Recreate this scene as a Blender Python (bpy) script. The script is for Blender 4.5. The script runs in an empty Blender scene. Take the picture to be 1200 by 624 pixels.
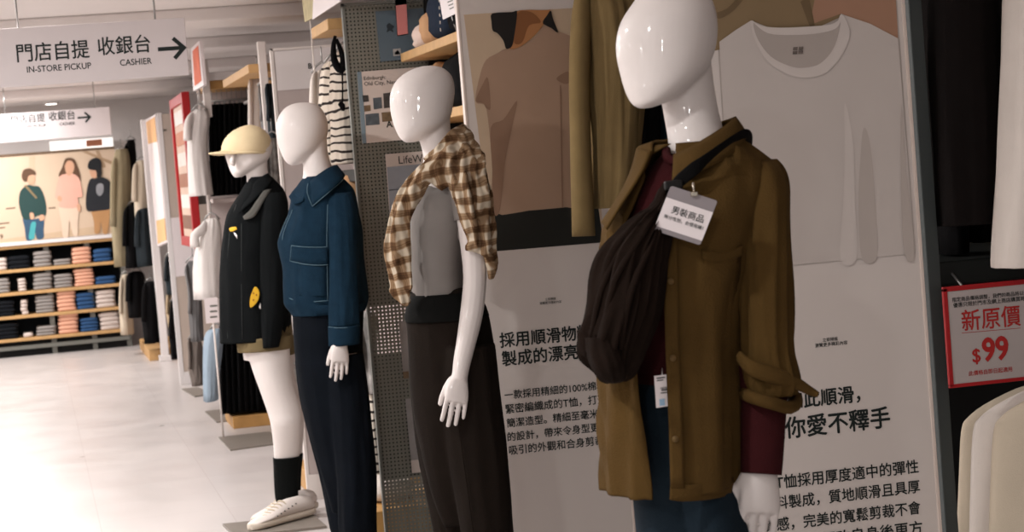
import bpy, bmesh, math, random
from mathutils import Vector, noise
random.seed(7)
PI = math.pi
C = bpy.context.collection

# ---------------------------------------------------------------- camera model (1200 x 624 frame)
FPX, CX, CY = 2500.0, 600.0, 312.0
PSI, PHI, ROLL = math.radians(12.63), math.atan(118.6/2500.0), math.radians(4.57)
EYE = Vector((0, 0, 1.52))
HH = Vector((math.sin(PSI), math.cos(PSI), 0))          # horizontal viewing direction
RH = Vector((math.cos(PSI), -math.sin(PSI), 0))         # horizontal right
UPV = Vector((0, 0, 1))
FW = HH*math.cos(PHI) - UPV*math.sin(PHI)
U0 = UPV*math.cos(PHI) + HH*math.sin(PHI)

def ray(x, y):
    dx, dy = x-CX, y-CY
    hx = dx*math.cos(ROLL) - dy*math.sin(ROLL)
    hy = dx*math.sin(ROLL) + dy*math.cos(ROLL)
    return FW*FPX + RH*hx - U0*hy
def W(x, y, zc): return EYE + ray(x, y)*(zc/FPX)         # point at a distance along the viewing axis
def PY(x, y, Y):
    r = ray(x, y); return EYE + r*(Y/r.y)                # point on the cross-aisle plane at depth Y
def PX(x, y, X):
    r = ray(x, y); return EYE + r*(X/r.x)                # point on an aisle-side plane
def PZ(x, y, Z):
    r = ray(x, y); return EYE + r*((Z-1.52)/r.z)         # point on a level plane

cam = bpy.data.cameras.new('camera')
cam.sensor_width = 36; cam.lens = FPX/1200*36
camo = bpy.data.objects.new('camera', cam); C.objects.link(camo)
R_ = RH*math.cos(ROLL) - U0*math.sin(ROLL)
U_ = RH*math.sin(ROLL) + U0*math.cos(ROLL)
from mathutils import Matrix
Mx = Matrix((R_, U_, -FW)).transposed().to_4x4(); Mx.translation = EYE
camo.matrix_world = Mx
cam.clip_start = .05; cam.clip_end = 200
cam.dof.use_dof = True; cam.dof.focus_distance = 5.6; cam.dof.aperture_fstop = 10
bpy.context.scene.camera = camo

# ---------------------------------------------------------------- materials
def lin(c):
    return tuple(((v/255)/12.92 if v/255 <= .04045 else ((v/255+.055)/1.055)**2.4) for v in c)+(1,)
MATS = {}
def mat(name, col, rough=.7, var=.06, vs=6.0, bump=0.0, bs=90.0, spec=.3, metal=0, emit=None, es=1, coat=0, sheen=0):
    if name in MATS: return MATS[name]
    m = bpy.data.materials.new(name); m.use_nodes = True
    nt = m.node_tree; N, L = nt.nodes, nt.links
    b = N['Principled BSDF']
    b.inputs['Roughness'].default_value = rough; b.inputs['Metallic'].default_value = metal
    b.inputs['Specular IOR Level'].default_value = spec
    b.inputs['Coat Weight'].default_value = coat; b.inputs['Coat Roughness'].default_value = .07; b.inputs['Sheen Weight'].default_value = sheen
    c = lin(col)
    tc = N.new('ShaderNodeTexCoord')
    if var > 0:
        no = N.new('ShaderNodeTexNoise'); no.inputs['Scale'].default_value = vs; no.inputs['Detail'].default_value = 4
        L.new(tc.outputs['Object'], no.inputs['Vector'])
        mx = N.new('ShaderNodeMix'); mx.data_type = 'RGBA'
        mx.inputs[6].default_value = tuple(max(0, v*(1-2*var)) for v in c[:3])+(1,)
        mx.inputs[7].default_value = tuple(min(1, v*(1+2*var)) for v in c[:3])+(1,)
        L.new(no.outputs['Fac'], mx.inputs[0]); L.new(mx.outputs[2], b.inputs['Base Color'])
    else:
        b.inputs['Base Color'].default_value = c
    if bump > 0:
        n2 = N.new('ShaderNodeTexNoise'); n2.inputs['Scale'].default_value = bs; n2.inputs['Detail'].default_value = 3
        L.new(tc.outputs['Object'], n2.inputs['Vector'])
        bp = N.new('ShaderNodeBump'); bp.inputs['Strength'].default_value = bump; bp.inputs['Distance'].default_value = .004
        L.new(n2.outputs['Fac'], bp.inputs['Height']); L.new(bp.outputs['Normal'], b.inputs['Normal'])
    if emit:
        b.inputs['Emission Color'].default_value = lin(emit); b.inputs['Emission Strength'].default_value = es
    MATS[name] = m
    return m
def cloth(name, col, var=.1, bump=.35, bs=260, vs=14, rough=.95, sheen=0):
    return mat(name, col, rough=rough, var=var, vs=vs, bump=bump, bs=bs, spec=.08, sheen=sheen)

# ---------------------------------------------------------------- mesh helpers
def quadbm(): return bmesh.new()
def add_box(bm, lo, hi, mi=0):
    x0, y0, z0 = lo; x1, y1, z1 = hi
    v = [bm.verts.new(p) for p in ((x0,y0,z0),(x1,y0,z0),(x1,y1,z0),(x0,y1,z0),(x0,y0,z1),(x1,y0,z1),(x1,y1,z1),(x0,y1,z1))]
    for q in ((0,3,2,1),(4,5,6,7),(0,1,5,4),(1,2,6,5),(2,3,7,6),(3,0,4,7)):
        f = bm.faces.new([v[i] for i in q]); f.material_index = mi
    return bm
def add_bevbox(bm, lo, hi, r=.004, mi=0):
    t = bmesh.new(); add_box(t, lo, hi, mi)
    bmesh.ops.bevel(t, geom=t.edges[:], offset=r, segments=2, profile=.5, affect='EDGES')
    merge(bm, t, mi); return bm
def merge(bm, t, mi=None):
    mp = {}
    for v in t.verts: mp[v] = bm.verts.new(v.co)
    for f in t.faces:
        try:
            g = bm.faces.new([mp[v] for v in f.verts]); g.smooth = f.smooth
            g.material_index = f.material_index if mi is None else mi
        except ValueError: pass
    t.free()
def box(lo, hi): return add_box(bmesh.new(), lo, hi)
def bevbox(lo, hi, r=.004): return add_bevbox(bmesh.new(), lo, hi, r)
def add_rings(bm, rings, closed=True, cap=True, mi=0, smooth=True):
    vs = [[bm.verts.new(p) for p in r] for r in rings]
    n = len(rings[0])
    for a, b in zip(vs, vs[1:]):
        for i in range(n if closed else n-1):
            j = (i+1) % n
            f = bm.faces.new((a[i], a[j], b[j], b[i])); f.smooth = smooth; f.material_index = mi
    if cap and closed:
        for r in (vs[0], vs[-1]):
            c = sum((v.co for v in r), Vector())/n
            cv = bm.verts.new(c)
            for i in range(n):
                f = bm.faces.new((r[i], r[(i+1) % n], cv)); f.smooth = smooth; f.material_index = mi
    return bm
def frame_for(d, hint=UPV):
    d = d.normalized()
    if abs(d.dot(hint)) > .98: hint = RH
    u = d.cross(hint).normalized(); v = u.cross(d).normalized()
    return u, v
def add_tube(bm, pts, radii, n=12, flat=1.0, uax=None, mi=0, cap=True):
    """a tapering tube through pts; flat squeezes the second axis; uax fixes the wide axis"""
    pts = [Vector(p) for p in pts]
    if not isinstance(radii, (list, tuple)): radii = [radii]*len(pts)
    rings = []; u = None
    for i, p in enumerate(pts):
        d = (pts[min(i+1, len(pts)-1)]-pts[max(i-1, 0)]).normalized()
        if uax is not None:
            u = (uax-d*uax.dot(d)).normalized()
        elif u is None:
            u, _ = frame_for(d)
        else:
            u = (u-d*u.dot(d)).normalized()
        v = d.cross(u).normalized()
        r = radii[i]; ru, rv = (r if isinstance(r, tuple) else (r, r*flat))
        rings.append([p+u*(ru*math.cos(2*PI*k/n))+v*(rv*math.sin(2*PI*k/n)) for k in range(n)])
    add_rings(bm, rings, True, cap, mi)
    return bm
def smooth_pts(pts, sub=4):
    """Catmull-Rom through tuples of any length"""
    out = []; n = len(pts)
    for i in range(n-1):
        p0, p1, p2, p3 = pts[max(i-1,0)], pts[i], pts[i+1], pts[min(i+2,n-1)]
        for s in range(sub):
            t = s/sub
            out.append(tuple(.5*((2*b)+(-a+c)*t+(2*a-5*b+4*c-d)*t*t+(-a+3*b-3*c+d)*t**3) for a,b,c,d in zip(p0,p1,p2,p3)))
    out.append(tuple(pts[-1])); return out
def add_poly(bm, pts, mi=0, thick=None):
    vs = [bm.verts.new(p) for p in pts]
    f = bm.faces.new(vs); f.material_index = mi
    if thick is not None:
        r = bmesh.ops.extrude_face_region(bm, geom=[f])
        for g in r['geom']:
            if isinstance(g, bmesh.types.BMVert): g.co += thick
            if isinstance(g, bmesh.types.BMFace): g.material_index = mi
    return bm
def blob(seq, sub=5):
    """closed smooth outline from px tuples"""
    n = len(seq); out = []
    for i in range(n):
        p0, p1, p2, p3 = seq[i-1], seq[i], seq[(i+1) % n], seq[(i+2) % n]
        for s in range(sub):
            t = s/sub
            out.append(tuple(.5*((2*b)+(-a+c)*t+(2*a-5*b+4*c-d)*t*t+(-a+3*b-3*c+d)*t**3) for a,b,c,d in zip(p0,p1,p2,p3)))
    return out

# ---------------------------------------------------------------- objects
BASES = {}
def empty(name, label, cat, base, group=None):
    o = bpy.data.objects.new(name, None); C.objects.link(o); o.location = base; o.empty_display_size = .1
    tag(o, label, cat, group); BASES[o] = Vector(base); return o
def tag(o, label, cat, group=None):
    o['label'] = label; o['category'] = cat
    if group: o['group'] = group
    return o
def obj(name, bm, mats, parent=None, base=None, recalc=True, label=None):
    if not isinstance(mats, (list, tuple)): mats = [mats]
    if recalc: bmesh.ops.recalc_face_normals(bm, faces=bm.faces[:])
    b = BASES[parent] if parent is not None else (Vector(base) if base is not None else None)
    if b is None:
        xs = [v.co for v in bm.verts]
        b = Vector(((min(p.x for p in xs)+max(p.x for p in xs))/2, (min(p.y for p in xs)+max(p.y for p in xs))/2, min(p.z for p in xs)))
    for v in bm.verts: v.co -= b
    me = bpy.data.meshes.new(name); bm.to_mesh(me); bm.free()
    for m in mats: me.materials.append(m)
    o = bpy.data.objects.new(name, me); C.objects.link(o)
    if parent is not None: o.parent = parent; BASES[o] = b
    else: o.location = b; BASES[o] = b
    if label: o['label'] = label
    return o
def struct(name, bm, m):
    o = obj(name, bm, m); o['kind'] = 'structure'; return o
def solidify(o, t, off=-1):
    md = o.modifiers.new('thickness', 'SOLIDIFY'); md.thickness = t; md.offset = off
    return o
def subsurf(o, n=1):
    md = o.modifiers.new('smooth', 'SUBSURF'); md.levels = n; md.render_levels = n; return o
def remeshed(bm, voxel, it=6, fac=.5):
    """union of closed shapes as one continuous skin"""
    bmesh.ops.recalc_face_normals(bm, faces=bm.faces[:])
    me = bpy.data.meshes.new('tmp'); bm.to_mesh(me); bm.free()
    o = bpy.data.objects.new('tmp', me); C.objects.link(o)
    r = o.modifiers.new('r', 'REMESH'); r.mode = 'VOXEL'; r.voxel_size = voxel; r.use_smooth_shade = True
    s = o.modifiers.new('s', 'SMOOTH'); s.iterations = it; s.factor = fac
    dg = bpy.context.evaluated_depsgraph_get()
    ev = o.evaluated_get(dg); m2 = bpy.data.meshes.new_from_object(ev)
    b2 = bmesh.new(); b2.from_mesh(m2)
    for f in b2.faces: f.smooth = True; f.material_index = 0
    bpy.data.objects.remove(o); bpy.data.meshes.remove(me); bpy.data.meshes.remove(m2)
    return b2
def copy_tree(o, shift, parent=None):
    c = o.copy(); C.objects.link(c)
    if parent is not None: c.parent = parent
    else: c.location = Vector(o.location)+shift
    for ch in list(o.children): copy_tree(ch, shift, c)
    return c

# ---------------------------------------------------------------- lettering
_fc = {}
def text_bm(s):
    """flat glyphs as a bmesh with origin at left baseline, size 1"""
    cu = bpy.data.curves.new('t', 'FONT'); cu.body = s; cu.size = 1; cu.resolution_u = 3
    o = bpy.data.objects.new('t', cu); C.objects.link(o)
    dg = bpy.context.evaluated_depsgraph_get(); dg.update()
    me = bpy.data.meshes.new_from_object(o.evaluated_get(dg))
    b = bmesh.new(); b.from_mesh(me)
    bpy.data.objects.remove(o); bpy.data.curves.remove(cu); bpy.data.meshes.remove(me)
    return b
def letters(bm, s, p0, p1, nrm, bold=.012, hfac=1.0, up=None, lift=.0012, mi=0, italic=0):
    """set the string s so that its ink runs from p0 to p1 along the base line"""
    t = text_bm(s)
    if not t.verts: t.free(); return bm
    x0 = min(v.co.x for v in t.verts); x1 = max(v.co.x for v in t.verts)
    ax = (p1-p0); w = ax.length; ax = ax.normalized()
    upd = nrm.cross(ax).normalized()
    k = w/(x1-x0)
    for v in t.verts:
        v.co = p0+ax*((v.co.x-x0)*k)+upd*(v.co.y*k*hfac)+nrm*lift
    d = bold*k*.9
    for i, (u, v) in enumerate(((1,0),(-1,0),(0,1),(0,-1),(0,0)) if d > 0 else ((0,0),)):
        c = t.copy()
        for q in c.verts: q.co += ax*(d*u)+upd*(d*v)+nrm*(.00005*i)
        merge(bm, c, mi)
    t.free(); return bm
NF = Vector((0, -1, 0))      # boards facing up the aisle
NA = Vector((-1, 0, 0))      # boards facing across the aisle
def lettersY(bm, s, xl, yl, xr, yr, Y, **k):
    a, b = PY(xl, yl, Y), PY(xr, yr, Y); z = (a.z+b.z)/2; a.z = b.z = z
    return letters(bm, s, a, b, NF, **k)
# ================================================================ materials of the place
WHITE = mat('white_paint', (222, 216, 214), rough=.6, var=.02)
PANEL = mat('poster_white', (216, 206, 200), rough=.5, var=.02, vs=3)
CEIL = mat('ceiling_paint', (226, 219, 216), rough=.8, var=.015, vs=2)
WOOD = mat('pine_wood', (192, 152, 102), rough=.55, var=.1, vs=18)
WOODD = mat('oak_edge', (180, 136, 80), rough=.55, var=.12, vs=14)
GREYM = mat('grey_steel', (112, 112, 106), rough=.5, var=.03)
DGREYM = mat('dark_grey_steel', (70, 76, 76), rough=.5, var=.04)
BLACKM = mat('black_board', (16, 16, 16), rough=.7, var=.1)
INK = mat('black_ink', (26, 34, 32), rough=.7, var=0)
RED = mat('red_lacquer', (168, 28, 32), rough=.45, var=.04)
REDINK = mat('red_ink', (176, 40, 38), rough=.6, var=0)
CHROME = mat('steel_rail', (150, 148, 146), rough=.3, var=0, metal=.8)
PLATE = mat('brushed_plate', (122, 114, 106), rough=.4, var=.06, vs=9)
GLOW = mat('lamp_glow', (255, 250, 242), emit=(255, 248, 240), es=5, var=0)

# ---- floor: glossy pale tiles with faint joints
def floor_mat():
    m = bpy.data.materials.new('floor_tiles'); m.use_nodes = True
    N, L = m.node_tree.nodes, m.node_tree.links; b = N['Principled BSDF']
    tc = N.new('ShaderNodeTexCoord'); br = N.new('ShaderNodeTexBrick')
    br.offset = 0; br.inputs['Scale'].default_value = 1; br.inputs['Brick Width'].default_value = .6; br.inputs['Row Height'].default_value = .6
    br.inputs['Mortar Size'].default_value = .002
    br.inputs['Color1'].default_value = lin((206, 199, 196)); br.inputs['Color2'].default_value = lin((201, 193, 190)); br.inputs['Mortar'].default_value = lin((188, 178, 175))
    no = N.new('ShaderNodeTexNoise'); no.inputs['Scale'].default_value = 3; no.inputs['Detail'].default_value = 5
    mx = N.new('ShaderNodeMix'); mx.data_type = 'RGBA'; mx.blend_type = 'MULTIPLY'; mx.inputs[0].default_value = .18
    L.new(tc.outputs['Object'], br.inputs['Vector']); L.new(tc.outputs['Object'], no.inputs['Vector'])
    L.new(br.outputs['Color'], mx.inputs[6]); L.new(no.outputs['Fac'], mx.inputs[7]); L.new(mx.outputs[2], b.inputs['Base Color'])
    rr = N.new('ShaderNodeMapRange'); rr.inputs[3].default_value = .22; rr.inputs[4].default_value = .42
    L.new(no.outputs['Fac'], rr.inputs[0]); L.new(rr.outputs[0], b.inputs['Roughness'])
    b.inputs['Specular IOR Level'].default_value = .45
    return m
X0, X1, YB, YN, ZC = -5.0, 4.2, 22.6, -2.5, 2.52
struct('floor', box((X0, YN, -.1), (X1, YB+.2, 0)), floor_mat())
struct('ceiling', box((X0, YN, ZC), (X1, YB+.2, ZC+.1)), CEIL)
struct('wall_back', box((X0, YB, 0), (X1, YB+.15, ZC)), WHITE)
struct('wall_right', box((X1, YN, 0), (X1+.15, YB, ZC)), mat('dim_wall', (150, 142, 138), var=.03))
struct('wall_left', box((X0-.15, YN, 0), (X0, YB, ZC)), WHITE)
# ceiling beams across the aisle
k = 0
for y in (11.9, 14.2, 16.6, 19.3):
    k += 1
    struct('trim_%d' % k, bevbox((X0, y, ZC-.075), (X1, y+.55, ZC), .01), CEIL)

# ---- lamps: round downlights and long light boxes in the ceiling
def downlight(x, y, label):
    t = empty('ceiling_light', label, 'ceiling light', (x, y, ZC-.02), 'round downlights in the ceiling')
    b = bmesh.new(); add_tube(b, [(x,y,ZC-.02),(x,y,ZC)], [.075,.085], 20); obj('housing', b, WHITE, t)
    b = bmesh.new(); add_tube(b, [(x,y,ZC-.024),(x,y,ZC-.019)], [.055,.055], 20); obj('lamp', b, GLOW, t)
p = PZ(69, 106, ZC-.02); downlight(p.x, p.y, 'bright round downlight in the ceiling just below the near hanging sign')
p = PZ(60, 122, ZC-.02)
q = p if p.y < YB-.3 else Vector((p.x, YB-.6, 0)); downlight(q.x, q.y, 'small round downlight further back, just above the far hanging sign')

LIGHTS = []
def area(x, y, w, d, power, z=ZC-.03, col=(1, .985, .97)):
    l = bpy.data.lights.new('ceiling_panel', 'AREA'); l.shape = 'RECTANGLE'; l.size = w; l.size_y = d; l.energy = power; l.color = col
    o = bpy.data.objects.new('ceiling_panel', l); C.objects.link(o); o.location = (x, y, z); return o
def spot(x, y, tx, ty, tz, power, ang=55, z=ZC-.03, r=.03):
    l = bpy.data.lights.new('ceiling_spot', 'SPOT'); l.energy = power; l.spot_size = math.radians(ang); l.spot_blend = .6; l.shadow_soft_size = r; l.color = (1, .95, .9)
    o = bpy.data.objects.new('ceiling_spot', l); C.objects.link(o); o.location = (x, y, z)
    d = Vector((tx-x, ty-y, tz-z)); o.rotation_euler = d.to_track_quat('-Z', 'Y').to_euler(); return o

w = bpy.data.worlds.new('world'); bpy.context.scene.world = w; w.use_nodes = True
w.node_tree.nodes['Background'].inputs[0].default_value = (1, .98, .97, 1); w.node_tree.nodes['Background'].inputs[1].default_value = .6

# ================================================================ hanging direction signs
def hang_sign(label, Y, x0, xr, yt, yb, rows, lx):
    tl, br = PY(x0, yt[0], Y), PY(xr, yb, Y)
    zt = PY(xr, yt[1], Y).z; zb = br.z; x1 = br.x
    t = empty('hanging_sign', label, 'hanging sign', ((tl.x+x1)/2, Y, zb), 'hanging direction signs')
    obj('sign_board', bevbox((tl.x-.4, Y, zb), (x1, Y+.02, zt), .003), mat('sign_grey', (205, 196, 196), rough=.5, var=.01), t)
    for x in (tl.x+.1, x1-.12):
        b = bmesh.new(); add_tube(b, [(x, Y+.01, zt-.01), (x, Y+.01, ZC)], .004, 8); obj('hanger_rod', b, CHROME, t)
    b = bmesh.new()
    for s, a, c, bold, hf in rows: lettersY(b, s, a[0], a[1], c[0], c[1], Y, bold=bold, hfac=hf)
    obj('lettering', b, INK, t)
    # arrow
    a0, a1, hd, wd = lx
    p, q = PY(*a0, Y), PY(*a1, Y); z = (p.z+q.z)/2
    b = bmesh.new(); y = Y-.001
    s = hd
    def bar(u, v, w):
        u, v = Vector(u), Vector(v); d = (v-u).normalized(); n = Vector((-d.z, 0, d.x))*w/2
        add_poly(b, [(u+n), (v+n), (v-n), (u-n)])
    bar((p.x, y, z), (q.x-.004, y, z), wd); bar((q.x-s, y-.0002, z+s), (q.x+wd*.35, y-.0002, z-wd*.35), wd); bar((q.x-s, y-.0004, z-s), (q.x+wd*.35, y-.0004, z+wd*.35), wd)
    obj('arrow', b, INK, t)
hang_sign('large pale hanging sign with arrow pointing right to the cashier, nearest the camera', 8.95, -8, 222, (39, 20), 88,
    [('門店自提', (20.5, 72), (105, 65), .014, 1.08), ('收銀台', (115.5, 64), (176.5, 58.5), .014, 1.08), ('IN-STORE PICKUP', (32, 86), (107, 79.5), .012, 1.1), ('CASHIER', (141, 77.5), (178, 74.5), .012, 1.1)],
    ((185, 58.3), (215.5, 55.5), .042, .0165))
hang_sign('smaller-looking hanging sign with arrow, further down the aisle behind the large one', 18.6, -8, 131, (135, 125), 158,
    [('門店自提', (13, 145), (53, 141.5), .014, 1.1), ('收銀台', (57.5, 141), (88, 138.5), .014, 1.1), ('IN-STORE PICKUP', (19, 151), (54, 148.5), .012, 1.1), ('CASHIER', (70, 147.5), (88, 146), .012, 1.1)],
    ((91, 138.5), (105.5, 137), .042, .0165))
# ================================================================ end panels with printed posters (face up the aisle)
PR = lambda n, c, **k: mat('print_'+n, c, rough=.55, **({'var': .05, 'vs': 5} | k))
def photo(bm_list, Y, polys):
    b = bmesh.new(); mats = []
    for i, (m, pts) in enumerate(polys):
        if m not in mats: mats.append(m)
        add_poly(b, [PY(x, y, Y-.0006*(i+1)) for x, y in pts], mats.index(m))
    return b, mats
def display_panel(label, Y, xl0, xr0, xbot, polys, heads, bodies, smalls, base_label=None):
    """xl0, xr0: edges at picture row 0"""
    a, c = PY(xl0, 0, Y), PY(xr0, 0, Y)
    t = empty('poster_stand', label, 'poster panel', ((a.x+c.x)/2, Y, 0), 'tall printed poster panels')
    obj('board', box((a.x+.004, Y, .05), (c.x-.004, Y+.028, 2.28)), PANEL, t)
    b = bmesh.new()
    add_bevbox(b, (a.x, Y-.003, .05), (a.x+.009, Y+.03, 2.285), .002); add_bevbox(b, (c.x-.009, Y-.003, .05), (c.x, Y+.03, 2.285), .002)
    add_bevbox(b, (a.x, Y-.003, 2.276), (c.x, Y+.03, 2.29), .002)
    obj('edge_frame', b, mat('panel_edge', (222, 206, 196), rough=.4, var=.01), t)
    b = bmesh.new(); add_box(b, (a.x-.01, Y-.02, 0), (c.x+.01, Y+.05, .05)); obj('foot', b, GREYM, t)
    b, ms = photo(None, Y, polys); obj('printed_photo', b, ms, t, recalc=False)
    for nm, L in (('headline', heads), ('body_text', bodies), ('caption', smalls)):
        b = bmesh.new()
        for s, p, q, bold, hf in L: lettersY(b, s, p[0], p[1], q[0], q[1], Y, bold=bold, hfac=hf)
        obj(nm, b, INK, t, recalc=False)
    return t

# ---- panel behind the mannequin in the plaid shirt
Y2 = 7.1
tan, teeb, skin, hair, skirt = PR('tan', (200, 176, 150)), PR('brown_tee', (170, 140, 118)), PR('skin', (176, 122, 78)), PR('hair', (30, 26, 24)), PR('skirt', (30, 30, 26))
teed, skind = PR('brown_fold', (146, 115, 94)), PR('skin_tan', (136, 88, 52))
polys2 = [
 (tan, [(543.5,17.2),(688,8.4),(707.5,284.3),(578,295.1)]),
 (skirt, [(577,249),(600,247),(700,236),(707.2,284.3),(578,295)]),
 (teeb, blob([(593,57),(582,63),(570,70),(563,86),(557,118),(566,122),(570,128),(574,160),(577,200),(578,249),(620,247),(664,243),(700,240),(697,140),(691,52),(668,42),(652,36),(637,30),(628,42),(612,54),(600,58)],3)),
 (teed, blob([(566,98),(572,92),(575,126),(570,127),(566,121),(557.5,118)],4)),
 (teed, blob([(575,150),(590,140),(606,118),(600,150),(592,190),(586,246),(578,248),(577,200)],4)),
 (teed, blob([(652,92),(664,84),(668,88),(667,97),(660,98)],4)),
 (teed, [(656,100),(657.5,100),(660,243),(658.5,243)]),
 (skin, blob([(597,57),(601,40),(602,14.2),(640,11.8),(645,12),(641,22),(636,30),(626,42),(611,54)],4)),
 (skind, blob([(602,46),(606,16),(622,14),(634,26),(620,30),(613,48),(606,52)],4)),
 (hair, blob([(577,15.8),(600,14.2),(606,14),(603,40),(600,54),(593,57),(590,48),(583,39),(577.5,36),(576,25)],3)),
 (hair, blob([(636,27),(641,18),(645.5,12.6),(648,22),(654,38),(646,33)],4)),
]
display_panel('white poster stand with a woman in a brown tee, behind the plaid shirt mannequin', Y2, 534, 697, None, polys2,
    [('採用順滑物料', (586.2,406.5), (693.5,396), .024, 1.02), ('製成的漂亮輪廓', (588.8,428), (713.5,416), .024, 1.02)],
    [('一款採用精細的100%棉料', (591.5,467.5), (709.3,456), .016, 1.02), ('緊密編織成的T恤，打造', (592.7,484), (711,472.3), .016, 1.02),
     ('簡潔造型。精細至毫米級', (594,500), (711.8,488.7), .016, 1.02), ('的設計，帶來令身型更顯', (595,516.3), (713,504.5), .016, 1.02), ('吸引的外觀和合身剪裁。', (596.8,532), (712,520.7), .016, 1.02)],
    [('立即掃描', (639,352.3), (651,351.3), .01, 1), ('瀏覽更多精彩內容', (632.5,357), (658,355), .01, 1)])

# ---- panel behind the mannequin in the olive overshirt
Y1 = 4.72
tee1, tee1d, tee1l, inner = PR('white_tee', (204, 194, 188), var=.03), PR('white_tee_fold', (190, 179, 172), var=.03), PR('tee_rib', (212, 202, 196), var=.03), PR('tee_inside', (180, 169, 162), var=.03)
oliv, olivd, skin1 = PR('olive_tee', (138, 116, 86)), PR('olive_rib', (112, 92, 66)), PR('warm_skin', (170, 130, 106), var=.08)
polys1 = [
 (tee1d, [(834,-60),(1046,-72),(1072.5,297.2),(858,318)]),
 (oliv, [(834,-60),(990,-70),(985,20),(950,36),(835,60)]),
 (skin1, [(968,-70),(1046,-72),(1052.5,46),(986,16),(949,29)]),
 (olivd, [(938,2),(948,-4),(955,30),(949,31)]),
 (olivd, blob([(838,16),(852,10),(866,-4),(873,-4),(860,12),(843,22)],3)),
 (tee1, [(843,49),(861,36),(880,24),(900,32),(947,60),(975,36),(986,16.5),(1020,28),(1052.3,45),(1072.5,297.2),(857.6,317.8)]),
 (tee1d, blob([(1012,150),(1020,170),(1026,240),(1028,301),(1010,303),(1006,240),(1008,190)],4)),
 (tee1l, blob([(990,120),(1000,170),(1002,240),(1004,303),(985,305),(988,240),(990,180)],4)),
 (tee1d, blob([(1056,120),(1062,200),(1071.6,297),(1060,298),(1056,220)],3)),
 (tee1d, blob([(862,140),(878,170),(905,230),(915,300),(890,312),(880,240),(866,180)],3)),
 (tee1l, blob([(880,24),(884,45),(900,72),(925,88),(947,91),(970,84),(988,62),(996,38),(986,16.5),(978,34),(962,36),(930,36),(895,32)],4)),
 (inner, blob([(883,27),(888,46),(903,66),(924,77),(942,79.5),(962,74),(978,54),(985,24),(975,31),(950,33),(915,34),(895,32)],4)),
 (tee1l, blob([(883,26),(893,30.5),(915,32.5),(950,31),(974,28.5),(985,22),(980,33),(960,39),(930,41),(900,39)],4)),
]
SQ = PR('tag_mark', (110, 100, 94), var=0)
for i in range(2):
    for j in range(2):
        x, y = 929.5+i*6.6-j*.35, 55.4+j*4.6-i*.5
        polys1.append((SQ, [(x,y),(x+5.4,y-.4),(x+5.0,y+3.4),(x-.3,y+3.8)]))
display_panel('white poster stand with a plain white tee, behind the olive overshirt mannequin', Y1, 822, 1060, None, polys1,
    [('質感如此順滑，', (882,482), (1008,470.5), .024, 1.02), ('讓你愛不釋手', (896,514.5), (1043,499.5), .024, 1.02)],
    [('T恤採用厚度適中的彈性', (909,572.5), (1076.3,553), .016, 1.02), ('布料製成，質地順滑且具厚', (893,597.5), (1078,577.3), .016, 1.02),
     ('質感，完美的寬鬆剪裁不會', (895,622.7), (1078.8,601.8), .016, 1.02), ('變形，經改良身後更方', (911,646), (1081,626.3), .016, 1.02)],
    [('立即掃描', (964,400.5), (981.5,399), .01, 1), ('瀏覽更多精彩內容', (955,406.8), (993,404), .01, 1)])
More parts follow.
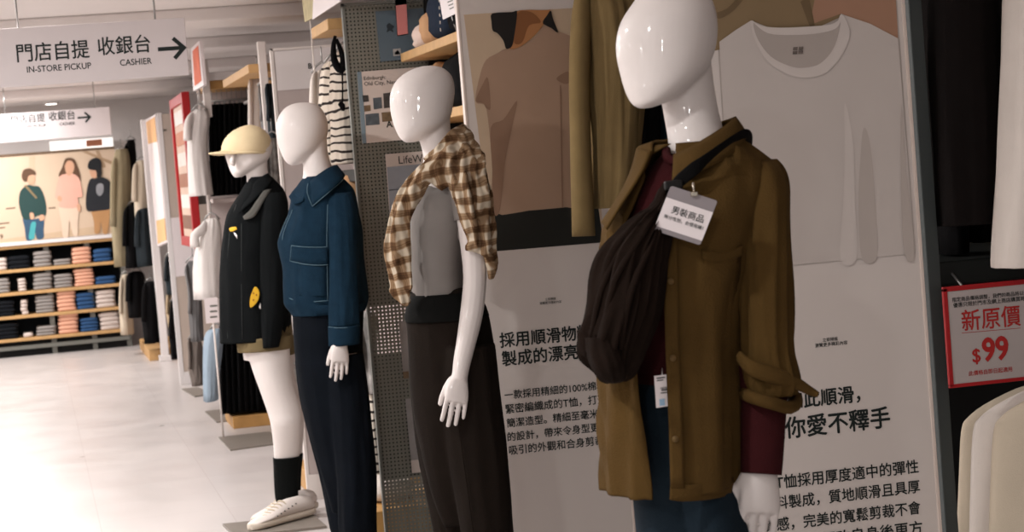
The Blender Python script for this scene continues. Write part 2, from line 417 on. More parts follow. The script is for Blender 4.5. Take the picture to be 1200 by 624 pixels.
# ================================================================ figures: bodies and clothes as lofts round measured outlines
class Fig:
    def __init__(s, zc): s.zc = zc
    def P(s, x, y, dz=0): return W(x, y, s.zc+dz)
    def rings(s, rows, n=40, sub=3, fold=0.0, ff=9.0, seed=0, th=None, vert=.35):
        """rows (y, left, right, half depth, depth shift[, th0, th1]); th0..th1 opens the ring"""
        out = []
        for r in smooth_pts(rows, sub):
            y, l, rr, b, dz = r[:5]
            c = s.P((l+rr)/2, y, dz); a = (rr-l)/2*(s.zc+dz)/FPX
            t0, t1 = (r[5], r[6]) if len(r) > 5 else (0, 2*PI)
            m = n if len(r) <= 5 else n+1
            pts = []
            for k in range(m):
                t = t0+(t1-t0)*k/n
                d = RH*(a*math.cos(t)) - HH*(b*math.sin(t))
                if fold:
                    u = d.normalized()
                    q = Vector((u.x*ff*.35, u.y*ff*.35, (c.z)*ff*vert+seed))
                    w_ = noise.noise(q)+.5*noise.noise(q*2.1+Vector((3,1,seed)))
                    d = d+u*(fold*w_)
                pts.append(c+d)
            out.append(pts)
        return out
    def loft(s, bm, rows, cap=True, **k):
        rg = s.rings(rows, **k); closed = len(rows[0]) <= 5
        return add_rings(bm, rg, closed, cap and closed)
    def tube(s, bm, pts, n=14, flat=1.0, sub=3, uax=None):
        """pts (x, y, dz, radius in metres)"""
        q = smooth_pts(pts, sub)
        return add_tube(bm, [s.P(*p[:3]) for p in q], [p[3] for p in q], n, flat, uax)
    def ribbon(s, bm, pts, th, sub=4, n=12, uax=None):
        """flattened tube: pts (x, y, dz, half width)"""
        q = smooth_pts(pts, sub)
        return add_tube(bm, [s.P(*p[:3]) for p in q], [(p[3], th) for p in q], n, 1, RH if uax is None else uax)
    def surf(s, rows, x, y, lift):
        rs = smooth_pts(rows, 4)
        for i in range(len(rs)-1):
            if rs[i][0] <= y <= rs[i+1][0] or i == len(rs)-2 or (i == 0 and y < rs[0][0]):
                a, b = rs[i], rs[i+1]; t = min(1, max(0, (y-a[0])/max(1e-6, b[0]-a[0])))
                r = [p+(q-p)*t for p, q in zip(a, b)]; break
        c = (r[1]+r[2])/2; h = max(1, (r[2]-r[1])/2); u = max(-1, min(1, (x-c)/h))
        return s.P(x, y, r[4]-r[3]*math.sqrt(max(0, 1-u*u))-lift)
    def strip(s, rows, A, B, lift=.004, nv=6, sub=3):
        """a patch lying on a garment between two outlines"""
        A, B = smooth_pts(A, sub), smooth_pts(B, sub); bm = bmesh.new()
        rg = [[s.surf(rows, a[0]+(b[0]-a[0])*k/nv, a[1]+(b[1]-a[1])*k/nv, lift) for k in range(nv+1)] for a, b in zip(A, B)]
        return add_rings(bm, rg, False, False)
    def sheet(s, A, B, nv=5, sub=4, bulge=0.0):
        A, B = smooth_pts(A, sub), smooth_pts(B, sub); bm = bmesh.new(); rg = []
        for a, b in zip(A, B):
            rg.append([s.P(*[p+(q-p)*k/nv for p, q in zip(a, b)])-HH*(bulge*math.sin(PI*k/nv)) for k in range(nv+1)])
        return add_rings(bm, rg, False, False)
    def line(s, bm, rows, pts, r=.0012, lift=.005, sub=3):
        q = smooth_pts(pts, sub); return add_tube(bm, [s.surf(rows, x, y, lift) for x, y in q], r, 6)

def add_hand(bm, w, d, t, n, s=1.0, curl=.25, spread=1.0):
    """w wrist, d towards the fingers, t towards the thumb, n out of the palm"""
    d = d.normalized(); t = (t-d*t.dot(d)).normalized(); n = (n-d*n.dot(d)-t*n.dot(t)).normalized()
    P = lambda a, b, c: w+d*(a*s)+t*(b*s)+n*(c*s)
    rg = []
    for a, b, hw, hd in ((-.03,0,.024,.018),(0,0,.025,.0175),(.02,.002,.031,.0175),(.045,.002,.037,.016),(.07,.001,.039,.0135),(.084,0,.037,.011)):
        rg.append([P(a, b, 0)+t*(hw*s*math.cos(2*PI*k/20))+n*(hd*s*math.sin(2*PI*k/20)) for k in range(20)])
    add_rings(bm, rg)
    for off, ln, r, st in ((.0295,.069,.0079,.077),(.0098,.079,.0083,.081),(-.0098,.073,.0079,.079),(-.0285,.057,.007,.072)):
        pts, rr = [], []
        p = P(st-.02, off, 0); ang = .06; side = (off*spread)*1.6
        pts.append(p); rr.append(r*s)
        for seg, l in enumerate((.02+ln*.44, ln*.30, ln*.26)):
            ang += curl*(.6 if seg == 0 else 1.0)
            dr = (d*math.cos(ang)+n*math.sin(ang)+t*side).normalized()
            for h in (.5, 1):
                pts.append(p+dr*(l*s*h)); rr.append(r*s*((1.0,.97,.9)[seg]+(.03 if h == 1 and seg < 2 else -.0)))
            p = pts[-1]
        pts.append(p+dr*(r*.6*s)); rr.append(r*s*.5)
        add_tube(bm, pts, rr, 10)
    dr = (d*.86+t*.46+n*.30).normalized(); p = P(.012, .019, .004)
    q1 = p+dr*(.036*s); d2 = (d*.95+t*.22+n*.26).normalized(); q2 = q1+d2*(.030*s); d3 = (d*.98+t*.08+n*.3).normalized(); q3 = q2+d3*(.024*s)
    add_tube(bm, [p, p+dr*(.018*s), q1, (q1+q2)/2, q2, q3, q3+d3*(.005*s)], [.014*s,.0135*s,.0108*s,.0098*s,.0096*s,.0078*s,.004*s], 12)
    return bm

SKIN = mat('mannequin_white', (212, 203, 199), rough=.5, var=.01, spec=.3, coat=.3)
def base_plate(t, c, yaw=PSI, sx=.19, sy=.15):
    b = bmesh.new()
    ux, uy = RH, HH
    for z0, z1, k in ((0, .010, 1), (.010, .013, .97)):
        vs = [b.verts.new(Vector((c.x, c.y, z))+ux*(sx*k*i)+uy*(sy*k*j)) for z in (z0, z1) for i, j in ((-1,-1),(1,-1),(1,1),(-1,1))]
        for q in ((0,3,2,1),(4,5,6,7),(0,1,5,4),(1,2,6,5),(2,3,7,6),(3,0,4,7)): b.faces.new([vs[i] for i in q])
    obj('base_plate', b, PLATE, t, label='flat grey stand plate')
def floor_y(F, x, dz=0, z=0.013):
    """picture row at which a foot of this figure meets its plate"""
    lo, hi = 200, 2000
    for _ in range(40):
        m = (lo+hi)/2
        if F.P(x, m, dz).z > z: lo = m
        else: hi = m
    return lo
def add_foot(bm, heel, d, ln=.24, w=.04):
    """bare mannequin foot on its plate; heel point at sole level"""
    s = Vector((-d.y, d.x, 0)); rg = []
    for a, h, hw in ((-.02,.05,.02),(0,.075,.03),(.05,.09,.034),(.10,.07,.036),(.15,.05,.042),(.19,.035,.043),(.22,.026,.034),(.24,.016,.016)):
        c = heel+d*(a*ln/.24)+UPV*(h/2+.002)
        rg.append([c+s*(hw*math.cos(2*PI*k/16))+UPV*(h/2*math.sin(2*PI*k/16)) for k in range(16)])
    add_rings(bm, rg)
# ================================================================ mannequin in the olive overshirt
F = Fig(3.846)
c0 = F.P(868, floor_y(F, 868), .02); c0.z = 0
m1 = empty('mannequin', 'white mannequin wearing an open olive overshirt over a dark red sweater, nearest the camera', 'mannequin', c0, 'dressed mannequins in a row')
bm = bmesh.new()
F.loft(bm, [(-26,778,790,.01,0),(-22,764,804,.035,0),(-12,751,821,.06,0),(0,741.5,832.5,.076,0),(20,728,839.5,.088,0),(42,721.8,841,.092,0),(63,722.3,838,.09,-.003),(85,727,829,.083,-.012),(100,731,816,.076,-.02),(113,736,799,.062,-.03),(122,742,780,.044,-.04),(127,750,763,.018,-.045)], n=44)
F.loft(bm, [(60,775,832,.05,.02),(90,771,835,.056,.015),(125,776.5,840.5,.056,.012),(148,780.5,846,.057,.008),(166,783,852,.06,0),(190,782,866,.065,0),(215,770,880,.07,0)])
F.loft(bm, [(185,776,856,.06,0),(205,748,892,.085,0),(235,742,890,.09,0),(300,730,868,.095,0),(370,722,858,.095,0),(440,742,852,.09,0),(520,748,850,.09,0)])
fy = [floor_y(F, 890, -.05), floor_y(F, 800, .09)]
F.loft(bm, [(500,792,840,.06,-.01),(620,802,870,.075,-.05),(800,822,876,.055,-.05),(980,844,888,.05,-.05),(fy[0]-30,868,896,.034,-.05),(fy[0]-8,866,898,.036,-.05)])
F.loft(bm, [(500,746,815,.08,.06),(620,755,820,.075,.08),(800,776,826,.055,.09),(980,800,840,.05,.09),(fy[1]-30,820,848,.034,.09),(fy[1]-8,818,850,.036,.09)])
dfoot = (-RH*.75-HH*.66).normalized()
for x, dz, y in ((884,-.05,fy[0]),(836,.09,fy[1])):
    h = F.P(x, y, dz); h.z = .013; add_foot(bm, h-dfoot*.03, dfoot)
F.tube(bm, [(875,212,.0,.05),(893,245,-.02,.046),(897,320,-.04,.041),(897,400,-.05,.036),(896,470,-.06,.032),(894,548,-.07,.0235)])
F.tube(bm, [(779,222,.05,.040),(768,248,.06,.038),(752,310,.06,.038),(752,385,.06,.034),(768,440,.07,.03),(800,465,.075,.023)])
w = F.P(894, 545, -.07); e = F.P(888, 650, -.085)
add_hand(bm, w, e-w, -RH*.9-HH*.3, HH*.8-RH*.3, 1.02, curl=.14)
w = F.P(800, 464, .075); e = F.P(850, 490, .075); add_hand(bm, w, e-w, UPV, HH, .95)
obj('body', remeshed(bm, .0036, 4), SKIN, m1)
base_plate(m1, c0)

OLIVE = cloth('olive_cotton', (78, 58, 29), var=.1)
OLIVEIN = OLIVE
MAROON = cloth('dark_red_knit', (56, 21, 23), var=.1, bump=.6, bs=420)
TEAL = cloth('dark_teal_denim', (26, 36, 44), var=.14, bump=.4)
STITCH_O = mat('olive_thread', (92, 70, 36), var=0)

# trousers
bm = bmesh.new()
F.loft(bm, [(425,736,858,.11,0),(470,738,858,.12,0),(520,739,858,.125,.01),(575,741,860,.125,.02),(640,748,868,.12,.02),(700,758,872,.10,.02),(760,775,872,.06,.02)], n=40)
F.loft(bm, [(500,776,846,.09,-.01),(560,782,858,.10,-.02),(596,788,868,.10,-.035),(640,796,880,.098,-.045),(800,815,897,.088,-.05),(1000,835,908,.08,-.05),(fy[0]-30,854,915,.075,-.05)], fold=.006, seed=1)
F.loft(bm, [(520,737,828,.10,.06),(575,741,832,.1,.075),(624,748,838,.098,.08),(800,768,846,.088,.09),(1000,792,856,.08,.09),(fy[1]-30,806,866,.075,.09)], fold=.006, seed=2)
obj('trousers', remeshed(bm, .008, 5), TEAL, m1, label='dark teal denim trousers')
# sweater
SW = [(178,778,852,.062,0),(186,768,862,.075,0),(205,748,886,.10,0),(225,737,890,.112,0),(274,721,884,.122,0),(350,722,866,.118,0),(410,730,864,.115,0),(436,735,866,.122,0),(442,737,865,.124,0)]
bm = bmesh.new(); F.loft(bm, SW, cap=False, fold=.006, seed=4)
sw = obj('sweater', bm, MAROON, m1, label='dark red crew neck sweater'); solidify(sw, .004)
bm = bmesh.new(); F.tube(bm, [(781,176,-.035,.008),(783,186,-.066,.008),(800,190,-.082,.008),(830,180,-.078,.008),(852,168,-.03,.008)], n=10); obj('neckband', bm, MAROON, sw)
bm = bmesh.new()
F.tube(bm, [(896,430,-.05,.05),(895.5,462,-.055,.0425),(894,500,-.06,.040),(893,535,-.065,.038),(892,556,-.068,.0365)], n=28)
obj('cuff', bm, MAROON, sw)

# overshirt: open in front
def th(x, l, r): return math.acos(max(-1, min(1, (x-(l+r)/2)/((r-l)/2))))
SHr = [(166,768,866,.072,0,783,786),(180,752,884,.088,0,757,790),(200,738,908,.115,0,752,786),(225,726,914,.13,0,741,779),(264,706,902,.142,0,725,776),(312,703,884,.15,0,728,777),(350,702,874,.15,0,735,778),(400,701,868,.15,0,740,779),(443,703,867,.155,0,743,780),(500,703,866,.16,0,750,783),(550,705,866,.165,0,756,785),(568,706,866,.165,0,757,785)]
rows = []
for y, l, r, b, dz, xl, xr in SHr: rows.append((y, l, r, b, dz, th(xr, l, r), th(xl, l, r)-2*PI))
SH5 = [r[:5] for r in rows]
bm = bmesh.new(); F.loft(bm, rows, n=60, fold=.015, seed=8, ff=11, vert=.18)
# the near front hangs a little lower than the far one
sh = obj('overshirt', bm, OLIVE, m1, label='open olive overshirt with rolled sleeve'); solidify(sh, .004)
# placket, hem, collar, pocket
bm = F.strip(SH5, [(775.5,262),(777,312),(779,380),(781,443),(784,510),(785.5,572)], [(793,262),(794,312),(795,380),(797,443),(800,510),(801.5,572)], lift=.005, nv=4)
bm2 = F.strip(SH5, [(785.5,566),(800,569),(830,566),(862,559)], [(784.5,586),(800,588),(830,586),(864,578)], lift=.004, nv=3)
solidify(obj('placket', bm, OLIVE, sh), .003); solidify(obj('hem', bm2, OLIVE, sh), .003)
A = [(789,181,-.085),(812,170,-.088),(842,152,-.055),(862,137,.0),(852,140,.055),(815,152,.07),(782,163,.04),(766,165,-.01),(764,176,-.05)]
B = [(787,212,-.125),(826,198,-.13),(862,178,-.07),(876,158,.0),(864,156,.085),(812,168,.10),(768,176,.065),(747,172,.0),(751,206,-.07)]
solidify(obj('collar', F.sheet(A, B, bulge=.006), OLIVE, sh), .004)
A = [(764,178,-.055),(752,205,-.085),(728,243,-.10),(712,270,-.105)]
B = [(748,174,-.005),(741,200,-.02),(728,228,-.04),(706,262,-.06)]
solidify(obj('lapel', F.sheet(A, B, bulge=.004), OLIVE, sh), .004)
bm = F.strip(SH5, [(822,292),(840,296),(858,292),(869,287)], [(822,303),(842,309),(858,303),(869,299)], lift=.006, nv=3); solidify(obj('pocket_flap', bm, OLIVE, sh), .004)
bm = F.strip(SH5, [(823,303),(824,345),(826,388),(828,400)], [(868,299),(866,340),(865,384),(865,396)], lift=.003, nv=4); solidify(obj('chest_pocket', bm, OLIVE, sh), .002)
for y in (330, 420, 515):
    p = F.surf(SH5, 784+(y-268)*.03, y, .009); b = bmesh.new(); add_tube(b, [p, p-HH*.003], .0058, 12); obj('button', b, STITCH_O, sh)
# sleeve with rolled end and hanging tab
bm = bmesh.new()
SL = [(188,868,908,.055,0),(200,868,917,.072,-.01),(218,866,923,.078,-.02),(250,862,925,.076,-.03),(312,863,926.5,.07,-.04),(370,864,928,.068,-.045),(410,865,929,.066,-.05),(425,866,932,.068,-.05),(440,867,936,.068,-.05),(452,870,938,.066,-.052),(463,872,934,.062,-.053)]
F.loft(bm, SL, cap=False, fold=.010, seed=13, ff=12, n=48)
sl = obj('sleeve', bm, OLIVE, sh); solidify(sl, .004)
bm = bmesh.new()
F.ribbon(bm, [(866,418,-.10,.011),(880,431,-.125,.014),(905,440,-.12,.015),(930,448,-.10,.012),(950,459,-.08,.008),(959,463,-.08,.005)], .007, uax=UPV)
obj('sleeve_tab', bm, OLIVE, sh)
bm = bmesh.new()
F.tube(bm, [(871,461,-.05,.012),(882,466,-.115,.012),(905,473,-.12,.012),(926,478,-.09,.012),(933,468,-.05,.012),(915,456,.01,.012),(885,452,.01,.012),(871,461,-.05,.012)], n=10)
obj('rolled_cuff', bm, OLIVE, sh)

# shoulder bag slung across the chest
BAG = cloth('dark_brown_nylon', (27, 18, 13), var=.14, bump=.5, bs=60, rough=.9)
STRAP = mat('black_webbing', (13, 12, 12), rough=.9, bump=.4, bs=300, spec=.08)
bg_ = empty('shoulder_bag', 'dark brown gathered shoulder bag slung across the mannequin in the olive overshirt', 'bag', F.P(718, 445, -.17))
bm = bmesh.new()
F.loft(bm, [(214,783,792,.012,-.125),(226,780,790,.018,-.13),(239,772,788,.028,-.14),(250,753,786,.036,-.148),(270,730,782,.046,-.152),(290,711,778,.054,-.155),(314,702,775,.06,-.155),(351,695,771,.066,-.16),(380,684,766,.068,-.16),(400,680.5,759,.066,-.16),(418,684,752,.058,-.16),(432,697,744,.045,-.16),(443,708,735,.028,-.16),(448,715,726,.012,-.16)], n=64, fold=.024, ff=17, vert=.16, seed=3)
F.loft(bm, [(395,684,720,.03,-.20),(412,686,728,.045,-.2),(430,694,734,.045,-.2),(444,704,732,.03,-.195),(449,714,726,.012,-.19)], n=32, fold=.01, ff=20, seed=5)
F.loft(bm, [(385,679.8,705,.03,-.17),(400,679.5,716,.045,-.17),(414,682,716,.04,-.17),(422,688,706,.015,-.17)], n=32, fold=.008, ff=20, seed=6)
o = obj('pouch', bm, BAG, bg_)
bm = bmesh.new()
for a in ([(784,228,-.155,.003),(754,275,-.2,.005),(720,330,-.222,.006),(706,400,-.225,.004)],[(785,230,-.155,.003),(764,285,-.2,.005),(740,340,-.228,.006),(728,410,-.225,.004)],[(783,229,-.15,.003),(735,282,-.19,.005),(705,340,-.2,.006),(692,400,-.205,.004)]):
    F.tube(bm, a, n=8)
obj('gather', bm, BAG, bg_)
bm = bmesh.new()
F.ribbon(bm, [(787,222,-.145,.011),(800,209,-.15,.0115),(822,191,-.152,.0115),(846,172,-.125,.0115),(866,159,-.06,.0115),(876,160,-.01,.0115),(878,172,.05,.0115),(872,196,.12,.0115),(850,240,.165,.0115),(800,300,.175,.0115),(740,340,.165,.0115),(702,370,.08,.0115),(688,388,-.08,.0115)], .002, uax=(UPV*.75+RH*.5))
obj('strap', bm, STRAP, bg_)
b = bmesh.new(); p = F.P(789, 217, -.155); add_bevbox(b, p-Vector((.016,.006,.008)), p+Vector((.016,.006,.008)), .003); obj('buckle', b, mat('dull_black', (22,21,20), rough=.5), bg_)

# notice card clipped to the strap
q = [F.P(*c, -.192) for c in ((786.2,217.7),(841,235.6),(819.8,289),(766.2,268.5))]
cd = empty('notice_card', 'small white and grey notice card hanging from the black bag strap', 'card', (q[2]+q[3])/2)
ux = (q[1]-q[0]).normalized(); nn = -FW; uy = nn.cross(ux).normalized(); wd = ((q[1]-q[0]).length+(q[2]-q[3]).length)/2; ht = ((q[3]-q[0]).length+(q[2]-q[1]).length)/2
o0 = q[3]+ (q[0]-q[3])*0
dn = (q[3]-q[0]).normalized()
def CP(u, v, l=0): return q[0]+(q[1]-q[0])*u+dn*(ht*v)+nn*l
def rrect(u0, v0, u1, v1, r=.05):
    pts = []
    for cu, cv, a0 in ((u1-r,v0+r,-90),(u1-r,v1-r,0),(u0+r,v1-r,90),(u0+r,v0+r,180)):
        for k in range(5):
            a = math.radians(a0+90*k/4); pts.append((cu+r*math.cos(a), cv+r*math.sin(a)))
    return pts
CARDG, CARDW = mat('card_grey', (136, 128, 130), rough=.4, var=.01), mat('card_white', (226, 216, 216), rough=.4, var=.01)
b = bmesh.new(); add_poly(b, [CP(u, v) for u, v in rrect(0, 0, 1, 1)], 0, -nn*.0015); obj('card', b, CARDG, cd)
b = bmesh.new(); add_poly(b, [CP(u, v, .0006) for u, v in ((.0,.26),(1,.26),(1,.9),(.0,.9))]); obj('white_field', b, CARDW, cd, recalc=False)
b = bmesh.new()
letters(b, '男裝商品', CP(.2,.53), CP(.88,.53), nn, bold=.007, lift=.0012, hfac=1.0)
letters(b, '無分性別，合理易襯！', CP(.1,.68), CP(.93,.68), nn, bold=.002, lift=.0012)
obj('lettering', b, INK, cd, recalc=False)
b = bmesh.new(); c_ = CP(.5,.02,.002); add_bevbox(b, c_-Vector((.006,.004,.004)), c_+Vector((.006,.004,.004)), .0015); add_tube(b, [c_, c_+UPV*.02], .002, 8); obj('clip', b, mat('nickel', (190,180,165), rough=.25, metal=.9, var=0), cd)

# price tag at the waist
q = [F.P(*c, -.155) for c in ((766.5,441),(787.5,438.5),(788.3,475.5),(769,478.5))]
pt = empty('price_tag', 'small white paper price tag hanging at the waist of the olive overshirt', 'price tag', (q[2]+q[3])/2)
b = bmesh.new(); add_poly(b, q, 0, HH*.0008); obj('paper', b, CARDW, pt)
b = bmesh.new(); L_ = lambda u, v: q[0]+(q[1]-q[0])*u+(q[3]-q[0])*v-FW*.0009
for u0, u1, v0, v1 in ((.12,.6,.06,.10),(.12,.5,.14,.17),(.35,.85,.45,.49),(.3,.85,.54,.57)): add_poly(b, [L_(u0,v0), L_(u1,v0), L_(u1,v1), L_(u0,v1)])
for i in range(9): add_poly(b, [L_(.3+i*.06,.38), L_(.32+i*.06+.01*(i%3),.38), L_(.32+i*.06+.01*(i%3),.44), L_(.3+i*.06,.44)])
obj('bar_print', b, INK, pt, recalc=False)
b = bmesh.new(); add_poly(b, [L_(.2,.74), L_(.5,.74), L_(.5,.95), L_(.2,.95)]); obj('colour_spot', b, mat('pale_blue_ink', (150,180,205), var=0), pt, recalc=False)
b = bmesh.new(); add_tube(b, [F.P(776,440,-.155), F.P(776,432,-.14)], .0008, 6); obj('tag_string', b, CARDW, pt)
# ================================================================ mannequin in grey tee with a plaid shirt round the shoulders
F = Fig(6.68)
fy = [floor_y(F, 570, -.07), floor_y(F, 545, .08)]
c0 = F.P(570, floor_y(F, 570, 0)); c0.z = 0
m2 = empty('mannequin', 'white mannequin in a grey tee with a plaid shirt over its shoulders', 'mannequin', c0, 'dressed mannequins in a row')
bm = bmesh.new()
F.loft(bm, [(77.3,494,506,.01,0),(79.5,485,515,.03,0),(84,474.5,523,.055,0),(93,463.5,530,.075,0),(107,457.3,533,.088,0),(124,457,531.5,.09,0),(140,460,528,.086,-.005),(150,463.5,521,.075,-.015),(158,467,510,.06,-.02),(163.5,471,498,.04,-.025),(167,476,487,.015,-.025)], n=40)
F.loft(bm, [(120,492,528,.05,0),(140,491.5,527.5,.053,0),(160,491,529,.054,0),(182,496,537,.056,0),(200,494,548,.06,0)])
F.loft(bm, [(192,497,545,.07,0),(215,488,558,.12,0),(248,485,560,.13,0),(300,486,545,.11,0),(340,488,545,.095,0),(400,486,564,.10,0),(440,488,566,.10,0)])
F.loft(bm, [(420,516,572,.06,-.06),(500,522,580,.07,-.07),(612,545,592,.055,-.07),(fy[0]-25,566,586,.034,-.07),(fy[0]-6,565,588,.034,-.07)])
F.loft(bm, [(420,484,545,.07,.07),(500,492,548,.07,.08),(612,512,556,.055,.08),(fy[1]-25,540,560,.034,.08),(fy[1]-6,540,561,.034,.08)])
dfoot = (-RH*.85-HH*.53).normalized()
for x, dz, y in ((578,-.07,fy[0]),(552,.08,fy[1])):
    h = F.P(x, y, dz); h.z = .013; add_foot(bm, h-dfoot*.03, dfoot, .22, .036)
F.tube(bm, [(543,212,-.10,.045),(550,245,-.13,.044),(554,285,-.135,.040),(556.5,325,-.135,.0365),(553,365,-.135,.036),(546.5,400,-.155,.031),(541.5,424,-.17,.0275),(539.3,438,-.178,.0252),(537.8,447,-.183,.0262)])
F.tube(bm, [(535,212,.12,.045),(535,260,.15,.04),(533,320,.15,.036),(520,400,.14,.03),(512,440,.14,.023)])
w = F.P(538.8, 441, -.181); e = F.P(532, 492, -.208)
add_hand(bm, w, e-w, -RH*.96-HH*.28, HH, .98, curl=.11, spread=1.1)
w = F.P(511, 441, .14); e = F.P(504, 490, .14); add_hand(bm, w, e-w, -RH, -HH, .82)
obj('body', remeshed(bm, .0034, 4), SKIN, m2)
base_plate(m2, c0)
GREYTEE = cloth('grey_marl', (122, 116, 112), var=.06, bump=.3, bs=500)
BROWNTR = cloth('dark_brown_twill', (26, 20, 16), var=.1, bump=.3)
BLKBELT = mat('black_waist', (13, 13, 12), spec=.08, rough=.9, bump=.2)
T2 = [(203,494,549,.078,0),(216,488,558,.12,-.0),(230,484,560,.135,0),(250,481.5,556,.14,0),(280,481,548,.13,0),(310,481.5,545,.118,0),(335,482.5,546,.115,0),(352,483,548,.118,0),(357,483.3,548.5,.118,0)]
bm = bmesh.new(); F.loft(bm, T2, cap=False, fold=.004, seed=21)
te = obj('tee', bm, GREYTEE, m2, label='grey short sleeved tee'); solidify(te, .003)
bm = bmesh.new(); F.tube(bm, [(536,203,-.09,.05),(546,222,-.12,.054),(550,246,-.13,.052),(551,258,-.132,.050)], n=24); obj('sleeve', bm, GREYTEE, te)
bm = bmesh.new(); F.tube(bm, [(533,203,.11,.05),(535,225,.14,.052),(535,256,.15,.05)], n=20)
obj('sleeve', bm, GREYTEE, te)
bm = bmesh.new(); F.tube(bm, [(483.2,355,-.01,.003),(492,356.5,-.09,.003),(510,353,-.118,.003),(530,348,-.112,.003),(546,344,-.04,.003)], n=8); obj('hem_seam', bm, GREYTEE, te)
# trousers
bm = bmesh.new()
F.loft(bm, [(338,483,550,.108,0),(352,478,562,.118,0),(363,474.5,570,.122,0),(382,476.5,575,.128,0),(410,478,580,.13,0),(440,479.5,584,.13,0),(480,484,587,.125,0),(530,494,591,.105,0),(580,506,594,.07,0),(615,520,592,.03,0)], fold=.004, seed=5)
F.loft(bm, [(405,512,579,.10,-.06),(440,512,583.5,.10,-.065),(472,513,587.3,.098,-.07),(544,526,596.3,.09,-.07),(612,539,601.5,.085,-.07),(fy[0]-25,552,611,.08,-.07)], fold=.007, seed=6)
F.loft(bm, [(405,478,545,.09,.06),(440,480,550,.09,.07),(472,482,553,.09,.08),(544,492,562,.085,.08),(612,506,572,.08,.08),(fy[1]-25,528,588,.075,.08)], fold=.007, seed=7)
tr = obj('trousers', remeshed(bm, .006, 4), BROWNTR, m2, label='dark brown straight trousers')
bm = bmesh.new(); WB = [(343,482,556,.122,0),(352,477.5,564,.128,0),(366,474,571,.133,0),(374,475,573.5,.133,0)]
F.loft(bm, WB, cap=False); solidify(obj('waistband', bm, BLKBELT, tr), .004)
bm = bmesh.new(); F.tube(bm, [(533,470,-.171,.002),(540,520,-.170,.002),(550,590,-.165,.002),(556,640,-.162,.002)], n=6); obj('crease', bm, BROWNTR, tr)
# plaid shirt
def plaid():
    m = bpy.data.materials.new('brown_plaid'); m.use_nodes = True
    N, L = m.node_tree.nodes, m.node_tree.links; b = N['Principled BSDF']; b.inputs['Roughness'].default_value = .95; b.inputs['Specular IOR Level'].default_value = .1
    tc = N.new('ShaderNodeTexCoord'); ns = N.new('ShaderNodeTexNoise'); ns.inputs['Scale'].default_value = 9
    L.new(tc.outputs['Object'], ns.inputs['Vector'])
    ad = N.new('ShaderNodeVectorMath'); ad.operation = 'MULTIPLY_ADD'; ad.inputs[1].default_value = (.05,)*3
    L.new(ns.outputs['Color'], ad.inputs[0]); L.new(tc.outputs['Object'], ad.inputs[2])
    def axis(vec):
        d = N.new('ShaderNodeVectorMath'); d.operation = 'DOT_PRODUCT'; d.inputs[1].default_value = vec; L.new(ad.outputs[0], d.inputs[0])
        sc = N.new('ShaderNodeMath'); sc.operation = 'MULTIPLY'; sc.inputs[1].default_value = 1/.047; L.new(d.outputs['Value'], sc.inputs[0])
        fr = N.new('ShaderNodeMath'); fr.operation = 'FRACT'; L.new(sc.outputs[0], fr.inputs[0])
        r = N.new('ShaderNodeValToRGB'); e = r.color_ramp.elements; e[0].position = 0; e[0].color = (0,0,0,1); e[1].position = 1; e[1].color = (0,0,0,1)
        for p, v in ((.38,0),(.46,.65),(.56,.9),(.60,.55),(.66,1),(.72,.6),(.86,.65),(.94,0)): q = e.new(p); q.color = (v,v,v,1)
        L.new(fr.outputs[0], r.inputs[0]); return r
    u, v = axis((RH.x*.8-HH.x*.6, RH.y*.8-HH.y*.6, .12)), axis((-.12, 0, 1))
    s = N.new('ShaderNodeMath'); s.operation = 'ADD'; L.new(u.outputs[0], s.inputs[0]); L.new(v.outputs[0], s.inputs[1])
    h = N.new('ShaderNodeMath'); h.operation = 'MULTIPLY'; h.inputs[1].default_value = .5; L.new(s.outputs[0], h.inputs[0])
    r = N.new('ShaderNodeValToRGB'); e = r.color_ramp.elements
    e[0].position = 0; e[0].color = lin((188,174,154)); e[1].position = 1; e[1].color = lin((58,40,28))
    q = e.new(.33); q.color = lin((136,110,84)); q = e.new(.6); q.color = lin((96,70,48))
    L.new(h.outputs[0], r.inputs[0]); L.new(r.outputs[0], b.inputs['Base Color'])
    return m
PLAID = plaid()
bm = bmesh.new()
F.ribbon(bm, [(541,152,-.02,.018),(528,172,-.08,.026),(510,192,-.115,.032),(490,214,-.13,.038),(473,240,-.122,.036),(467,270,-.112,.035),(467,305,-.11,.035),(469,332,-.108,.028),(473,352,-.105,.018),(476,358,-.105,.010)], .010)
for dx, q0, r0 in ((-10.5,-.130,.0105),(-4.5,-.150,.0115),(2.5,-.146,.0105),(9,-.138,.011)):
    F.tube(bm, [(541+dx*.1,153,-.03,.008),(527+dx*.45,173-dx*.5,-.095,r0),(508+dx*.7,193-dx*.7,q0-.004,r0*1.15),(489+dx*.9,216-dx*.6,q0-.006,r0*1.2),(474+dx,243-dx*.2,q0,r0*1.15),(467+dx*1.02,275,q0+.004,r0),(467+dx,308,q0+.004,r0*1.2),(469.5+dx*.8,334,q0+.008,r0),(474+dx*.5,353,-.115,r0*.8)], n=10)
F.ribbon(bm, [(459,338,-.12,.012),(466,347,-.13,.018),(476,354,-.12,.016),(481,352,-.1,.01)], .010, uax=UPV)
for a in ([(541,158,-.06,.010),(548,178,-.125,.013),(556,200,-.17,.013),(563,228,-.18,.012),(567,258,-.185,.010),(570,290,-.18,.008)],
          [(538,166,-.09,.010),(541,186,-.15,.013),(546,210,-.195,.013),(551,238,-.212,.012),(555,268,-.214,.010),(559,290,-.208,.008)],
          [(532,172,-.10,.010),(528,190,-.16,.012),(530,206,-.185,.013),(537,226,-.198,.012),(543,250,-.205,.010),(547,275,-.205,.008)],
          [(536,162,-.07,.012),(522,180,-.13,.014),(505,199,-.16,.014),(492,214,-.165,.010)]):
    F.tube(bm, a, n=10)
